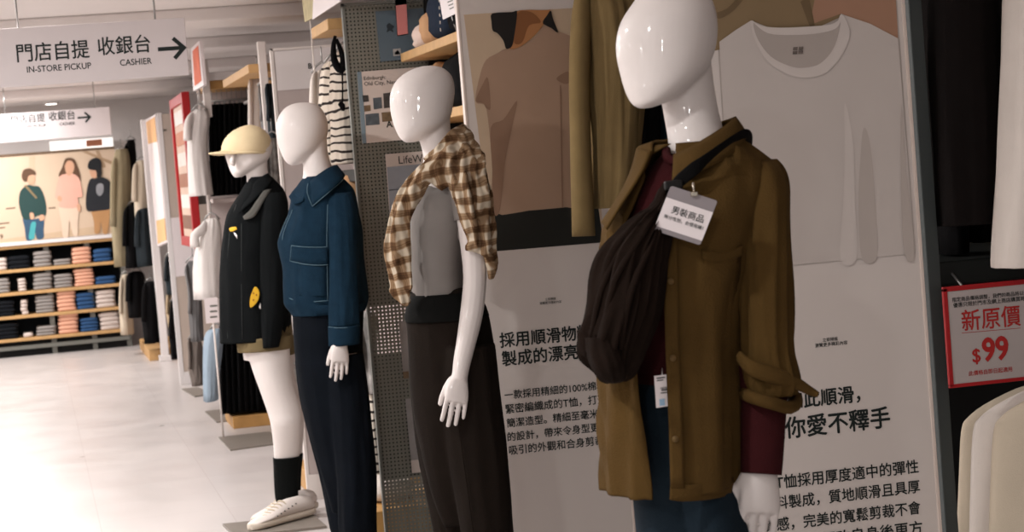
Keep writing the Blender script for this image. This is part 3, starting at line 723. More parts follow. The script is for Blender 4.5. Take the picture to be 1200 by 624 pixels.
F.ribbon(bm, [(476,240,-.15,.018),(474,275,-.15,.020),(475,310,-.145,.018),(478,340,-.14,.014)], .016)
F.ribbon(bm, [(540,153,-.01,.03),(541,172,-.07,.055),(545,195,-.14,.068),(551,225,-.178,.062),(557,255,-.19,.050),(561,280,-.188,.042),(563,293,-.185,.036)], .016)
F.ribbon(bm, [(553,190,-.10,.03),(564,222,-.13,.035),(569,255,-.14,.03),(573,285,-.15,.026),(576,308,-.15,.022),(575,328,-.15,.010)], .016)
F.ribbon(bm, [(541,152,-.03,.02),(531,178,-.10,.045),(518,198,-.15,.058),(505,214,-.155,.045)], .014)
F.ribbon(bm, [(545,290,-.19,.012),(556,291,-.205,.013),(568,296,-.20,.013),(577,304,-.17,.01)], .010, uax=UPV)
F.ribbon(bm, [(541,153,.02,.03),(547,185,.06,.10),(550,225,.08,.12),(552,270,.09,.11)], .014, uax=(RH*.4+HH*.9))
F.ribbon(bm, [(537,155,.04,.03),(524,185,.12,.05),(515,220,.17,.05),(508,260,.18,.045),(505,290,.18,.03)], .014)
F.ribbon(bm, [(499,188,-.055,.012),(514,176,-.09,.015),(530,160,-.075,.018),(542,152,-.01,.02),(538,156,.06,.018),(518,172,.085,.015),(502,186,.05,.012)], .010, uax=UPV)
b2 = remeshed(bm, .0055, 3)
for v in b2.verts:
    q = v.co*14; v.co += HH*(-.016*noise.noise(Vector((q.x*2.0, q.y, q.z*.6)))-.014*noise.noise(Vector((q.x*4.5, q.y*3, q.z*1.4))))+RH*(.009*noise.noise(Vector((q.x, q.y*2, q.z*.8+9))))
obj('plaid_shirt', b2, PLAID, m2, label='brown and cream plaid shirt draped over the shoulders')

# ================================================================ mannequin in the denim jacket
F = Fig(8.17)
fy = [floor_y(F, 425, -.08), floor_y(F, 405, .1)]
c0 = F.P(420, floor_y(F, 420, 0)); c0.z = 0
m3 = empty('mannequin', 'white mannequin in a blue denim jacket and wide dark jeans', 'mannequin', c0, 'dressed mannequins in a row')
bm = bmesh.new()
F.loft(bm, [(120.3,348,358,.01,0),(122,340,366,.03,0),(126,333,373.5,.055,0),(134,327,380,.075,0),(145,323.5,384,.088,0),(157,323.8,384.3,.09,0),(168,326,381,.086,0),(178,329.5,374,.07,-.01),(186,333,364,.05,-.015),(191,337,356,.03,-.02),(194,342,349,.012,-.02)], n=40)
F.loft(bm, [(160,352,383,.05,0),(178,353,384,.052,0),(190,355,387,.053,0),(205,355,392,.055,0),(222,351,400,.06,0)])
F.loft(bm, [(215,352,400,.07,0),(240,350,405,.10,0),(280,345,408,.11,0),(340,346,408,.11,0),(390,348,420,.12,0),(430,350,422,.12,0)])
F.loft(bm, [(415,380,420,.06,-.08),(520,396,430,.06,-.08),(fy[0]-20,416,432,.034,-.08),(fy[0]-5,415,434,.034,-.08)])
F.loft(bm, [(415,350,390,.06,.08),(520,374,408,.06,.1),(fy[1]-20,398,414,.034,.1),(fy[1]-5,397,416,.034,.1)])
dfoot = (-RH*.85-HH*.53).normalized()
for x, dz, y in ((425,-.08,fy[0]),(408,.1,fy[1])):
    h = F.P(x, y, dz); h.z = .013; add_foot(bm, h-dfoot*.03, dfoot, .22, .036)
F.tube(bm, [(393,243,-.08,.034),(402,275,-.125,.034),(404,330,-.14,.034),(402,380,-.165,.028),(399.5,400,-.182,.0235)])
F.tube(bm, [(385,232,.12,.04),(388,280,.15,.038),(388,330,.15,.034),(376,372,.14,.024)])
w = F.P(399.4, 401, -.182); e = F.P(398, 440, -.200)
add_hand(bm, w, e-w, -RH*.94-HH*.34, HH*.94-RH*.34, .92, curl=.10, spread=1.0)
w = F.P(375, 374, .14); e = F.P(367, 408, .13); add_hand(bm, w, e-w, -RH, -HH, .8)
obj('body', remeshed(bm, .0034, 4), SKIN, m3)
base_plate(m3, c0)
DENIM = cloth('blue_denim', (19, 39, 54), var=.16, bump=.5, vs=30)
DENIMT = mat('denim_thread', (74, 98, 110), var=0, rough=.8)
NAVY = cloth('dark_navy_denim', (11, 15, 21), var=.2, bump=.4)
D = [(206,357,396,.066,0),(214,350,405,.09,0),(225,343,414,.12,0),(240,339,418,.135,0),(256,335,421,.145,0),(270,328.5,424,.15,0),(281,325,425,.152,0),(297,328,426,.152,0),(313,331.5,427.5,.15,0),(341,332.5,431,.148,0),(353,333.5,432.3,.146,0),(362,340,430,.142,0),(367,343,428,.138,0)]
bm = bmesh.new(); F.loft(bm, D, cap=False, fold=.008, seed=31, n=56)
dj = obj('denim_jacket', bm, DENIM, m3, label='boxy blue denim jacket'); solidify(dj, .005)
A = [(361,214,-.07),(372,205,-.08),(386,196,-.06),(395,193,.0),(388,196,.06),(368,205,.08),(352,214,.03),(350,221,-.02)]
B = [(366,242,-.135),(386,224,-.145),(402,210,-.09),(404,204,.01),(396,203,.09),(368,212,.12),(345,222,.06),(339,232,-.03)]
solidify(obj('collar', F.sheet(A, B, bulge=.006), DENIM, dj), .004)
A = [(350,219,-.03),(354,226,-.06),(360,216,-.07)]; B = [(339,231,-.04),(345,240,-.1),(356,236,-.12)]
solidify(obj('collar', F.sheet(A, B), DENIM, dj), .004)
bm = bmesh.new()
for pts in ([(338,252),(331,268),(327.5,281),(331,300),(335,318),(336,340),(336.5,354)], [(343,246),(334,268),(331,282),(334,300),(338,318)],
            [(334,346),(342,351),(360,354),(385,352.5)], [(345,364),(360,365),(384,364)], [(384,240),(383,280),(383.5,320),(384,352)]):
    t = F.line(bm, D, pts, .0016, .007)
for pts in ([(366,242),(386,225),(402,211)], [(366,242),(360,226),(361,215)]):
    F.tube(bm, [(x, y, -.143+.05*max(0,(x-386)/16), .0016) for x, y in pts], n=6)
obj('seam_stitching', bm, DENIMT, dj, label='pale contrast stitching')
bm = F.strip(D, [(341.5,288),(355,289.5),(370,290),(384,289.5)], [(340,306),(355,309.5),(370,311),(384.5,310.5)], lift=.009, nv=3); pf = obj('pocket_flap', bm, DENIM, dj); solidify(pf, .004)
bm = bmesh.new(); F.line(bm, D, [(341.5,288),(355,289.5),(370,290),(384,289.5)], .0015, .0135); F.line(bm, D, [(340,306),(355,309.5),(370,311),(384.5,310.5)], .0017, .0135); F.line(bm, D, [(341.5,288),(340,306)], .0015, .0135)
obj('seam_stitching', bm, DENIMT, dj)
bm = F.strip(D, [(344,308),(346,330),(349,344),(352,347)], [(383,311),(383,330),(383,344),(383,347)], lift=.006, nv=4); solidify(obj('patch_pocket', bm, DENIM, dj), .003)
bm = F.strip(D, [(333,353),(350,357.5),(375,358),(400,357),(428,353)], [(341,363),(352,367),(375,369),(400,368),(427,364)], lift=.005, nv=2); solidify(obj('hem_band', bm, DENIM, dj), .004)
bm = bmesh.new()
S3 = [(226,386,412,.04,-.09),(238,383.5,417,.055,-.11),(253,383.5,420,.06,-.125),(300,384.5,421,.056,-.135),(341,385,422,.054,-.14),(365,385,422,.052,-.145),(383,385,421.5,.05,-.15)]
F.loft(bm, S3, cap=False, fold=.007, seed=33, n=40); sl = obj('sleeve', bm, DENIM, dj); solidify(sl, .004)
bm = bmesh.new(); CF = [(382,384.3,422.4,.055,-.15),(392,384.5,422.2,.055,-.152),(404.5,385,421.6,.054,-.155)]
F.loft(bm, CF, cap=False, n=40); solidify(obj('cuff', bm, DENIM, sl), .004)
bm = bmesh.new(); F.tube(bm, [(385,383.5,-.17,.0016),(395,384.5,-.204,.0016),(403,384.6,-.206,.0016),(414,383.6,-.19,.0016),(421.6,382.5,-.16,.0016)], n=6); obj('seam_stitching', bm, DENIMT, sl)
bm = bmesh.new(); F.tube(bm, [(382,238,.14,.05),(384,280,.165,.05),(380,330,.16,.047),(373,370,.14,.045)], n=20); obj('sleeve', bm, DENIM, dj)
bm = bmesh.new()
F.loft(bm, [(350,342,427,.125,0),(380,343,426,.13,0),(410,345,426,.13,0),(440,349,429,.13,0),(472,354,432,.125,0),(520,366,436,.11,0),(560,378,438,.08,0),(600,389,438,.03,0)], fold=.004, seed=34)
F.loft(bm, [(415,376,426,.09,-.07),(472,386,432.5,.09,-.08),(551,394,440,.09,-.08),(615,397,440.5,.09,-.08),(fy[0]-14,403,444,.09,-.08)], fold=.010, seed=35, ff=7)
F.loft(bm, [(415,345,400,.08,.06),(472,353,412,.085,.09),(551,374,424,.085,.10),(615,387,430,.085,.10),(fy[1]-14,397,436,.085,.10)], fold=.010, seed=36, ff=7)
obj('wide_jeans', remeshed(bm, .0065, 4), NAVY, m3, label='wide leg dark navy jeans')

# ================================================================ mannequin in the cap
F = Fig(9.6)
fy = [floor_y(F, 345, -.05), floor_y(F, 350, .12)]
c0 = F.P(326, floor_y(F, 326, 0)); c0.z = 0
m4 = empty('mannequin', 'white mannequin in a black jacket, khaki shorts and a pale cap', 'mannequin', c0, 'dressed mannequins in a row')
bm = bmesh.new()
F.loft(bm, [(149,284,302,.02,.01),(153,274,309,.05,.01),(160,266,315.5,.07,.01),(170,262,319,.08,.01),(178,263.2,318.5,.08,.005),(188,266,315,.074,0),(197,269,304,.06,-.01),(203,271.5,292,.04,-.02),(208,275,284,.015,-.025)], n=40)
F.loft(bm, [(180,287,314,.045,.01),(195,287,313,.046,.01),(208,289,315,.048,.01),(225,289,320,.055,.01)])
# brow and nose of the faintly modelled face
F.tube(bm, [(274,176,-.070,.010),(273,184,-.082,.011),(272.5,190,-.086,.012),(274,194,-.078,.009)], n=10)
F.loft(bm, [(216,288,320,.06,.01),(240,276,330,.11,0),(300,268,330,.11,0),(350,272,330,.11,0),(395,282,335,.12,0),(420,286,340,.12,0)])
LEG = [(398,286,340,.085,-.06),(413,290,339.5,.08,-.06),(436,297,341.5,.074,-.06),(455,304,345,.07,-.06),(472,310,350.5,.064,-.06),(484,314,353,.062,-.06),(497,317.3,353.5,.06,-.06),(518,320,352.5,.056,-.03),(540,321.3,350.5,.047,.0),(560,322.5,348.5,.04,.03),(580,324,347,.033,.045),(596,326,349,.030,.05)]
F.loft(bm, LEG)
F.loft(bm, [(y-3, l+5, r+3, b, q+.17) for y, l, r, b, q in LEG])
F.tube(bm, [(318,240,-.09,.04),(322,290,-.13,.036),(320,340,-.14,.03),(306,362,-.13,.022)])
F.tube(bm, [(296,240,.10,.04),(296,290,.13,.036),(288,340,.12,.03),(280,356,.08,.022)])
w = F.P(307, 361, -.13); e = F.P(288, 378, -.12); add_hand(bm, w, e-w, UPV, HH, .78)
w = F.P(281, 355, .08); e = F.P(268, 370, .05); add_hand(bm, w, e-w, UPV, -HH, .78)
obj('body', remeshed(bm, .0036, 4), SKIN, m4)
b = bmesh.new()
pl = [PZ(x, y, .001) for x, y in ((261,617),(367,606),(383,619.5),(276,632))]
add_poly(b, pl, 0, UPV*.011); obj('base_plate', b, PLATE, m4, label='flat grey stand plate')
BLKJ = cloth('black_wool', (14, 16, 17), var=.14, bump=.3)
GREYY = cloth('grey_twill', (84, 82, 78), var=.05)
KHAKI = cloth('khaki_cotton', (108, 94, 68), var=.08)
SOCK = cloth('black_rib', (15, 17, 17), var=.1, bump=.5)
J = [(207,292,317,.058,.01),(214,288,324,.075,.01),(224,282,332,.105,0),(236,274,336,.125,0),(250,266,337.5,.14,0),(270,262,338,.145,0),(305,258,339,.15,0),(350,257.5,341,.15,0),(385,257.5,342,.15,0),(399,257.5,342,.15,0)]
bm = bmesh.new(); F.loft(bm, J, cap=False, fold=.007, seed=41, n=56)
jk = obj('jacket', bm, BLKJ, m4, label='black hip length jacket with yellow patches'); solidify(jk, .005)
A = [(293,222,-.06),(300,212,-.065),(310,205,-.04),(314,203,.01),(308,206,.06),(296,214,.06),(287,221,.02)]
B = [(280,250,-.14),(300,232,-.14),(316,217,-.09),(321,210,.01),(315,212,.09),(296,222,.10),(277,232,.03)]
solidify(obj('collar', F.sheet(A, B, bulge=.005), BLKJ, jk), .004)
bm = F.strip(J, [(308,224),(304,231),(299,238),(293,247),(285,254)], [(318,222),(308,238),(303,247),(297,255),(287,258)], lift=.012, nv=3); solidify(obj('yoke_panel', bm, GREYY, jk, label='grey shoulder panel'), .004)
bm = bmesh.new(); F.line(bm, J, [(277,240),(271,262),(267,300),(266,350),(267,397)], .0022, .006); F.line(bm, J, [(283,262),(283,330),(284,398)], .0015, .005); obj('front_seam', bm, mat('black_thread', (44,46,46), var=0), jk)
YEL = mat('mustard_yellow', (206, 160, 34), rough=.7, var=.1, vs=40)
bm = F.strip(J, [(268.5,268),(272,266.5),(277,266)], [(270,271.5),(273,271.5),(278,269)], lift=.008, nv=3); solidify(obj('chest_patch', bm, YEL, jk, label='small yellow patch'), .002)
bm = F.strip(J, [(274,272.5),(276,273.5),(278,276)], [(275,275.5),(277,278),(278,280)], lift=.008, nv=3); solidify(obj('chest_patch', bm, CARDW, jk, label='tiny white patch'), .002)
bm = bmesh.new()
S4 = [(226,308,331,.04,-.08),(238,306,336,.055,-.10),(260,305,337,.058,-.12),(300,304.5,337.5,.054,-.13),(350,305.5,336,.052,-.14),(385,306.5,331,.046,-.145),(407.5,308,326.5,.042,-.145)]
F.loft(bm, S4, cap=True, fold=.006, seed=43, n=36); obj('sleeve', bm, BLKJ, jk)
bm = bmesh.new(); F.tube(bm, [(292,240,.13,.046),(292,290,.155,.044),(285,340,.13,.04),(276,372,.10,.038)], n=18); obj('sleeve', bm, BLKJ, jk)
# charm hanging at the pocket
ch = empty('charm', 'yellow charm dangling on the front of the black jacket', 'charm', F.P(298,361,-.165))
q = blob([(299,336),(303.5,341),(303.5,349),(300,356),(294,361),(292.5,357),(293.5,348),(296,341)], 4)
b = bmesh.new(); add_poly(b, [F.P(x, y, -.174) for x, y in q], 0, HH*.012); bmesh.ops.bevel(b, geom=[e for e in b.edges], offset=.002, segments=2, affect='EDGES'); obj('plush', b, YEL, ch)
b = bmesh.new()
for x, y in ((297,344),(300.5,346),(297,352)): add_poly(b, [F.P(x+.9*math.cos(a*PI/4), y+1.2*math.sin(a*PI/4), -.1765) for a in range(8)])
obj('dark_mark', b, mat('charm_red', (120, 60, 20), var=0), ch, recalc=False)
b = bmesh.new(); F.tube(b, [(299,337,-.17,.002),(296,333,-.165,.002),(292,331,-.158,.002)], n=6); obj('loop', b, BLKJ, ch)
# shorts
bm = bmesh.new()
F.loft(bm, [(380,276,342,.13,0),(395,277,343,.135,0),(404,278,343,.135,0)])
F.loft(bm, [(395,277,343,.10,-.055),(405,277.5,342.5,.10,-.055),(411,278.5,341.5,.10,-.055)])
F.loft(bm, [(395,284,345,.09,.10),(405,285,345.5,.09,.10),(418,286,345.5,.09,.10)])
obj('shorts', remeshed(bm, .006, 2), KHAKI, m4, label='khaki shorts')
# socks and high top sneakers
SK = [(536,319.5,352,.052,-.01),(545,320.3,351.3,.050,.005),(560,321,350,.045,.03),(578,322,349.5,.038,.045),(592,324,350,.034,.05)]
for dzs, dx in ((0,0),(.17,5)):
    bm = bmesh.new(); F.loft(bm, [(y-(3 if dzs else 0), l+dx, r+(3 if dzs else 0), b, dz+dzs) for y, l, r, b, dz in SK], cap=True, fold=.002, seed=50); obj('sock', bm, SOCK, m4)
SHOE, SOLE, LACE = cloth('white_canvas', (216,206,200), var=.03, bump=.2), mat('shoe_rubber', (206,194,180), rough=.5, var=.03), mat('lace_white', (196,182,162), rough=.8, var=.02)
hp, tp = PZ(358, 600, .03), PZ(299, 616.5, .03)
dF = (tp-hp); LN = dF.length; dF = dF.normalized(); sF = Vector((-dF.y, dF.x, 0))
def shoe(off, cant):
    o0 = hp+off; o0 = Vector((o0.x, o0.y, .013))
    pr = [(-.028,.080,.026),(.0,.094,.041),(.05,.097,.047),(.10,.096,.046),(.135,.084,.042),(.17,.067,.044),(.205,.054,.045),(.24,.044,.040),(.262,.035,.028),(.275,.026,.008)]
    k = LN/.25; rg = []; sg = []
    for a, h, w_ in smooth_pts(pr, 3):
        c = o0+dF*(a*k); ring = []; n = 24
        for i in range(n):
            t = 2*PI*i/n; cs, sn = math.cos(t), math.sin(t)
            wz = w_*(1-.28*max(0, sn))
            ring.append(c+sF*(wz*cs)+UPV*(.02+(h-.02)/2+(h-.02)/2*sn))
        rg.append(ring)
        sg.append([c+sF*((w_+.005)*math.copysign(abs(math.cos(2*PI*i/16))**.5, math.cos(2*PI*i/16)))+UPV*(.0155+.0155*math.copysign(abs(math.sin(2*PI*i/16))**.6, math.sin(2*PI*i/16))) for i in range(16)])
    bm = bmesh.new(); add_rings(bm, rg); up = obj('sneaker', bm, SHOE, m4, label='white high top canvas sneaker')
    bm = bmesh.new(); add_rings(bm, sg); obj('sole', bm, SOLE, up)
    bm = bmesh.new()
    for i in range(6):
        a = .118+.017*i; h = .094-.0085*i
        p = [o0+dF*((a-.006)*k)+sF*.032+UPV*(h-.028), o0+dF*(a*k)+sF*.016+UPV*(h-.002), o0+dF*((a+.004)*k)+UPV*(h+.002), o0+dF*(a*k)-sF*.016+UPV*(h-.002), o0+dF*((a-.006)*k)-sF*.032+UPV*(h-.028)]
        add_tube(bm, p, .0036, 8)
    obj('laces', bm, LACE, up)
    bm = bmesh.new()
    for i in range(6):
        p = o0+dF*((.080+.019*i)*k)+sF*.043*(1 if sF.dot(HH) < 0 else -1)+UPV*(.074-.0065*i)
        add_tube(bm, [p+sF*.003, p-sF*.003], .003, 8)
    obj('eyelets', bm, mat('eyelet_dark', (60,56,52), var=0), up)
shoe(Vector((0,0,0)), 0); shoe(HH*.17-RH*.004, 0)
# cap
CAPM = cloth('cream_cotton', (212, 192, 156), var=.06, bump=.25)
cp = obj
bm = bmesh.new(); uu = (RH*.996-UPV*.085).normalized(); rg = []
bl, br_ = (288.3,176.5), (293.5,146.3)
for t, a, bq in ((-.10,28,.098),(0,29,.101),(.2,29.3,.101),(.4,27.8,.096),(.6,24.3,.085),(.78,18.5,.066),(.9,12,.044),(.97,6,.02),(1,1,.004)):
    c = F.P(bl[0]+(br_[0]-bl[0])*t, bl[1]+(br_[1]-bl[1])*t, .01); am = a*F.zc/FPX
    rg.append([c+uu*(am*math.cos(2*PI*k/48))-HH*(bq*math.sin(2*PI*k/48)) for k in range(48)])
add_rings(bm, rg); crown = obj('cap', bm, CAPM, m4, label='pale cream cap with a curved peak')
bm = bmesh.new(); fdir = (-RH*.90-HH*.42).normalized(); sd = Vector((-fdir.y, fdir.x, 0)); cc = F.P(289, 172.5, .01); rg = []
for i in range(17):
    a = -1.12+2.24*i/16; row = []
    inn = cc+fdir*(.100*math.cos(a))+sd*(.100*math.sin(a)); ext = .078*(math.cos(a/1.12*PI/2))**.55
    for j in range(6):
        e = ext*j/5; row.append(inn+fdir*e+UPV*(-.010-.08*e-.020*math.sin(a)**2*(1+e*3)))
    rg.append(row)
add_rings(bm, rg, False, False); pk = obj('peak', bm, CAPM, crown); solidify(pk, .005, 0)
bm = bmesh.new(); rg = []
for t, a in ((-.13,28.2),(-.02,29.4)):
    c = F.P(bl[0]+(br_[0]-bl[0])*t, bl[1]+(br_[1]-bl[1])*t, .01); am = a*F.zc/FPX
    rg.append([c+uu*(am*1.01*math.cos(2*PI*k/48))-HH*(.102*math.sin(2*PI*k/48)) for k in range(48)])
add_rings(bm, rg, True, False); solidify(obj('band', bm, CAPM, crown), .003)
# ================================================================ shop fittings and stock
def fbox(bm, xl, yt, xr, yb, Y, d=.02, r=0.0, mi=0):
    a, b = PY(xl, yt, Y), PY(xr, yb, Y)
    lo, hi = (min(a.x,b.x), Y, min(a.z,b.z)), (max(a.x,b.x), Y+d, max(a.z,b.z))
    return add_bevbox(bm, lo, hi, r, mi) if r else add_box(bm, lo, hi, mi)
def fquad(bm, pts, Y, mi=0): return add_poly(bm, [PY(x, y, Y) for x, y in pts], mi)
def rail(bm, a, b, r=.011): return add_tube(bm, [a, b], r, 12)
def hanger(par, top, half, ax, m=None):
    """wire hook and shoulder bar; top = point where the neck is, ax = direction of the bar"""
    b = bmesh.new()
    add_tube(b, [top-UPV*.01-ax*half, top+UPV*.02-ax*half*.5, top+UPV*.035, top+UPV*.02+ax*half*.5, top-UPV*.01+ax*half], .005, 8)
    add_tube(b, [top+UPV*.035, top+UPV*.07, top+UPV*.09+HH*.012, top+UPV*.10, top+UPV*.095-HH*.014], .0025, 8)
    return obj('hanger', b, m or CHROME, par)
def garment(name, label, cat, zc, rows, m, group=None, fold=.012, ff=14, vert=.12, seed=0, hang=True, sleeves=(), n=40, hang_half=.05):
    G = Fig(zc); l, r = rows[0][1], rows[0][2]
    base = G.P((l+r)/2, rows[-1][0], rows[-1][4])
    t = empty(name, label, cat, base, group)
    b = bmesh.new(); G.loft(b, rows, fold=fold, ff=ff, vert=vert, seed=seed, n=n); obj('fabric', b, m, t)
    if not sleeves and 'striped' not in name and any(k in cat for k in ('top', 'tee', 'garment', 'shirt')) and name not in ('hanging_coat', 'hanging_skirt') and zc > 8:
        w_ = (rows[-1][2]-rows[-1][1])*zc/FPX; yt, yb = rows[0][0], rows[-1][0]; H_ = yb-yt; bb = rows[2][3]
        e_ = .36 if 'tee' in name else .66
        sleeves = [[((rows[1][1]+l)/2,yt+H_*.06,-bb*.3,w_*.09,.02),(rows[1][1]-.5,yt+H_*.14,-bb*.75,w_*.15,.035),(rows[2][1]+.5,yt+H_*e_*.6,-bb*.98,w_*.16,.03),(rows[2][1]+.5,yt+H_*e_,-bb-.01,w_*.17,.024)]]
    for s in sleeves:
        b = bmesh.new(); q = smooth_pts(s, 3)
        add_tube(b, [G.P(*p[:3]) for p in q], [(p[3], p[4]) for p in q], 16, 1, RH); obj('sleeve', b, m, t)
    if hang: hanger(t, G.P((l+r)/2, rows[0][0], rows[0][4]), hang_half, RH)
    return t

# ---------------------------------------------------------------- near bay on the right
Yb = 4.80
t = empty('wall_rack', 'dark grey steel clothes rack at the right edge, beside the white tee poster panel', 'clothes rack', PY(1120, 624, Yb)*1 - Vector((0,0,PY(1120,624,Yb).z)))
xu0, xu1 = PY(1064.5, 0, Yb).x, PY(1080, 0, Yb).x
obj('upright', bevbox((xu0, Yb, .02), (xu1, Yb+.035, 2.28), .003), DGREYM, t)
obj('upright', bevbox((3.25, Yb, .02), (3.30, Yb+.035, 2.28), .003), DGREYM, t)
obj('back_board', box((xu0, 5.62, .02), (3.3, 5.64, 2.28)), BLACKM, t)
obj('base', bevbox((xu0, Yb+.04, .0), (3.3, 5.62, .14), .005), DGREYM, t)
zs = PY(1150, 303, Yb+.02).z; zs0 = PY(1150, 331, Yb+.02).z
obj('shelf', bevbox((xu1, Yb+.02, zs0), (3.25, 5.60, zs), .004), mat('black_shelf', (22, 26, 24), rough=.6, var=.08), t)
for z, y in ((2.16, 5.15), (PY(1250, 425, 5.05).z, 5.12)):
    b = bmesh.new(); rail(b, Vector((xu1-.01, y, z)), Vector((3.26, y, z))); obj('rail', b, CHROME, t)
NIGHT = cloth('black_jersey', (16, 15, 16), var=.12, bump=.3)
BRNB = cloth('black_brown_twill', (20, 16, 15), var=.12, bump=.3)
CREAM = cloth('cream_cotton_knit', (200, 186, 166), var=.03, bump=.2)
OFFW = cloth('off_white_cotton', (212, 202, 194), var=.03, bump=.2)
garment('hanging_coat', 'long black garment hanging at the right edge, next to the poster panel', 'garment', 5.22,
    [(-60,1105,1140,.05,0),(-40,1082,1165,.14,0),(60,1078,1172,.15,0),(160,1082,1175,.15,0),(240,1088,1172,.15,0),(262,1090,1171,.15,0)], BRNB, fold=.014, seed=61, n=60)
garment('hanging_trousers', 'black trousers hanging below the long black garment, hem over the dark shelf', 'trousers', 5.42,
    [(-60,1098,1134,.05,0),(-20,1094,1136,.10,0),(150,1098,1138,.10,0),(297,1102,1133,.10,0)], NIGHT, fold=.008, seed=62)
garment('hanging_trousers', 'black trousers with a shorter hem just left of the white garment', 'trousers', 5.48,
    [(-60,1138,1172,.05,0),(-20,1134,1176,.09,0),(150,1134,1172,.09,0),(283,1133,1160,.09,0)], NIGHT, fold=.008, seed=63)
garment('hanging_shirt', 'long white garment hanging in the top right corner', 'garment', 5.02,
    [(-60,1215,1270,.05,0),(-30,1180,1320,.10,0),(60,1176,1320,.11,0),(160,1172,1318,.11,0),(240,1167,1316,.11,0),(300,1163,1312,.115,0),(309,1164,1312,.11,0)], OFFW, fold=.014, seed=64, n=60, ff=11)
# folded things on the dark shelf
b = bmesh.new(); fbox(b, 1100, 288, 1130, 300, 5.50, .1, .006); tag(obj('folded_shirt', b, OFFW), 'folded white shirt on the dark shelf, next to the grey upright', 'folded shirt')
b = bmesh.new(); fbox(b, 1134, 283, 1178, 299, 5.52, .1, .006); tag(obj('folded_shirt', b, CREAM), 'folded pale shirt on the dark shelf, below the shorter black trousers', 'folded shirt')
b = bmesh.new(); fbox(b, 1154, 273, 1164, 284, 5.50, .01, .001); tag(obj('size_tag', b, mat('amber_card', (200,150,50), var=0)), 'small amber tag between the black trousers and the white garment', 'tag')
# price sign
Yp = 4.74
ps = empty('price_sign', 'red framed white price sign at the right edge under the dark shelf', 'price sign', PY(1165, 452, Yp))
a, c = PY(1106.5, 339, Yp), PY(1258, 439, Yp); zt, zb = PY(1150, 334.5, Yp).z, PY(1150, 449.5, Yp).z
obj('sign_face', box((a.x, Yp, zb), (c.x, Yp+.006, zt)), mat('sign_white', (186, 175, 172), rough=.35, var=.01), ps)
b = bmesh.new()
for lo, hi in (((a.x-.004,zt-.0075),(c.x,zt+.004)),((a.x-.004,zb-.004),(c.x,zb+.0045)),((a.x-.004,zb),(a.x+.0065,zt)),((c.x-.006,zb),(c.x,zt))):
    add_bevbox(b, (lo[0], Yp-.003, lo[1]), (hi[0], Yp+.008, hi[1]), .001)
obj('red_frame', b, RED, ps)
b = bmesh.new(); add_tube(b, [Vector((a.x+.05,Yp+.004,zt)), Vector((a.x+.05,Yp+.06,zt+.03))], .003, 8); obj('bracket', b, CHROME, ps)
b = bmesh.new()
lettersY(b, '新原價', 1127.5, 386, 1196, 380, Yp, bold=.014, hfac=1.05)
lettersY(b, '$', 1140, 425, 1149, 424, Yp, bold=.02, hfac=1.05); lettersY(b, '99', 1152.5, 423.5, 1181.5, 420.5, Yp, bold=.04, hfac=1.12)
p, q = PY(1127, 391, Yp-.001), PY(1196, 385, Yp-.001); add_poly(b, [p, q, q+UPV*.0012, p+UPV*.0012])
lettersY(b, '此價格自即日起適用', 1135, 440, 1186, 435.5, Yp, bold=.01)
obj('red_lettering', b, REDINK, ps, recalc=False)
b = bmesh.new()
lettersY(b, '指定商品價格調整，我們的商品將以新價格發售', 1115.5, 353.5, 1225, 343.5, Yp, bold=.01); lettersY(b, '優惠只限於門市及網上商店購買時有效', 1117, 360.5, 1212, 351, Yp, bold=.01)
obj('small_print', b, INK, ps, recalc=False)
# row of cream shirts under the sign
for i, (zc, dx, m, nm) in enumerate(((5.03,0,CREAM,'nearest of the three cream shirts hanging at the lower right'),(5.16,-22,OFFW,'middle one of the three cream shirts hanging at the lower right'),(5.30,-36,CREAM,'rearmost of the three cream shirts hanging at the lower right'))):
    garment('hanging_shirt', nm, 'shirt', zc, [(447,1252+dx,1316+dx,.035,0),(452,1226+dx,1340+dx,.042,0),(468,1188+dx,1375+dx,.05,0),(482,1168+dx,1394+dx,.052,0),(492,1162+dx,1400+dx,.055,0),(520,1159+dx,1402+dx,.058,0),(600,1156+dx,1404+dx,.06,0),(700,1153+dx,1404+dx,.06,0),(830,1152+dx,1404+dx,.06,0)], m, 'cream shirts under the price sign', fold=.012, seed=70+i, n=60, ff=13)

# ---------------------------------------------------------------- garments between the two poster panels
OLVJ = cloth('olive_jersey', (124, 104, 70), var=.08, bump=.3)
DTEAL = cloth('deep_teal_jersey', (24, 40, 48), var=.1)
t = empty('wall_rack', 'steel clothes rail behind the head of the mannequin in the olive overshirt', 'clothes rack', Vector((2.3, 7.5, 0)))
obj('back_board', box((1.96, 7.95, .02), (2.95, 7.97, 2.28)), mat('dim_board', (92, 86, 82), var=.04), t)
b = bmesh.new(); rail(b, Vector((1.94, 7.3, 2.16)), Vector((2.95, 7.3, 2.16))); obj('rail', b, CHROME, t)
for x in (1.96, 2.93): obj('upright', bevbox((x-.02, 7.25, 0), (x+.02, 7.97, 2.28), .003), DGREYM, t)
obj('base', bevbox((1.96, 7.3, 0), (2.93, 7.95, .14), .004), GREYM, t)
garment('hanging_sweater', 'olive long sleeved top hanging beside the brown tee poster photo', 'long sleeved top', 6.98,
    [(-24,700,722,.03,0),(-12,686,740,.07,0),(10,681,752,.10,0),(70,686,756,.11,0),(140,692,752,.11,0),(200,695,747,.115,0),(236,696,742,.118,0),(243,697,741,.117,0)], OLVJ, fold=.016, ff=17, seed=81, n=70,
    sleeves=[[(684,-8,-.03,.028,.04),(681,30,-.05,.034,.05),(679,90,-.06,.034,.05),(680,160,-.065,.034,.05),(682,220,-.065,.036,.05),(684,277,-.065,.038,.05)]])
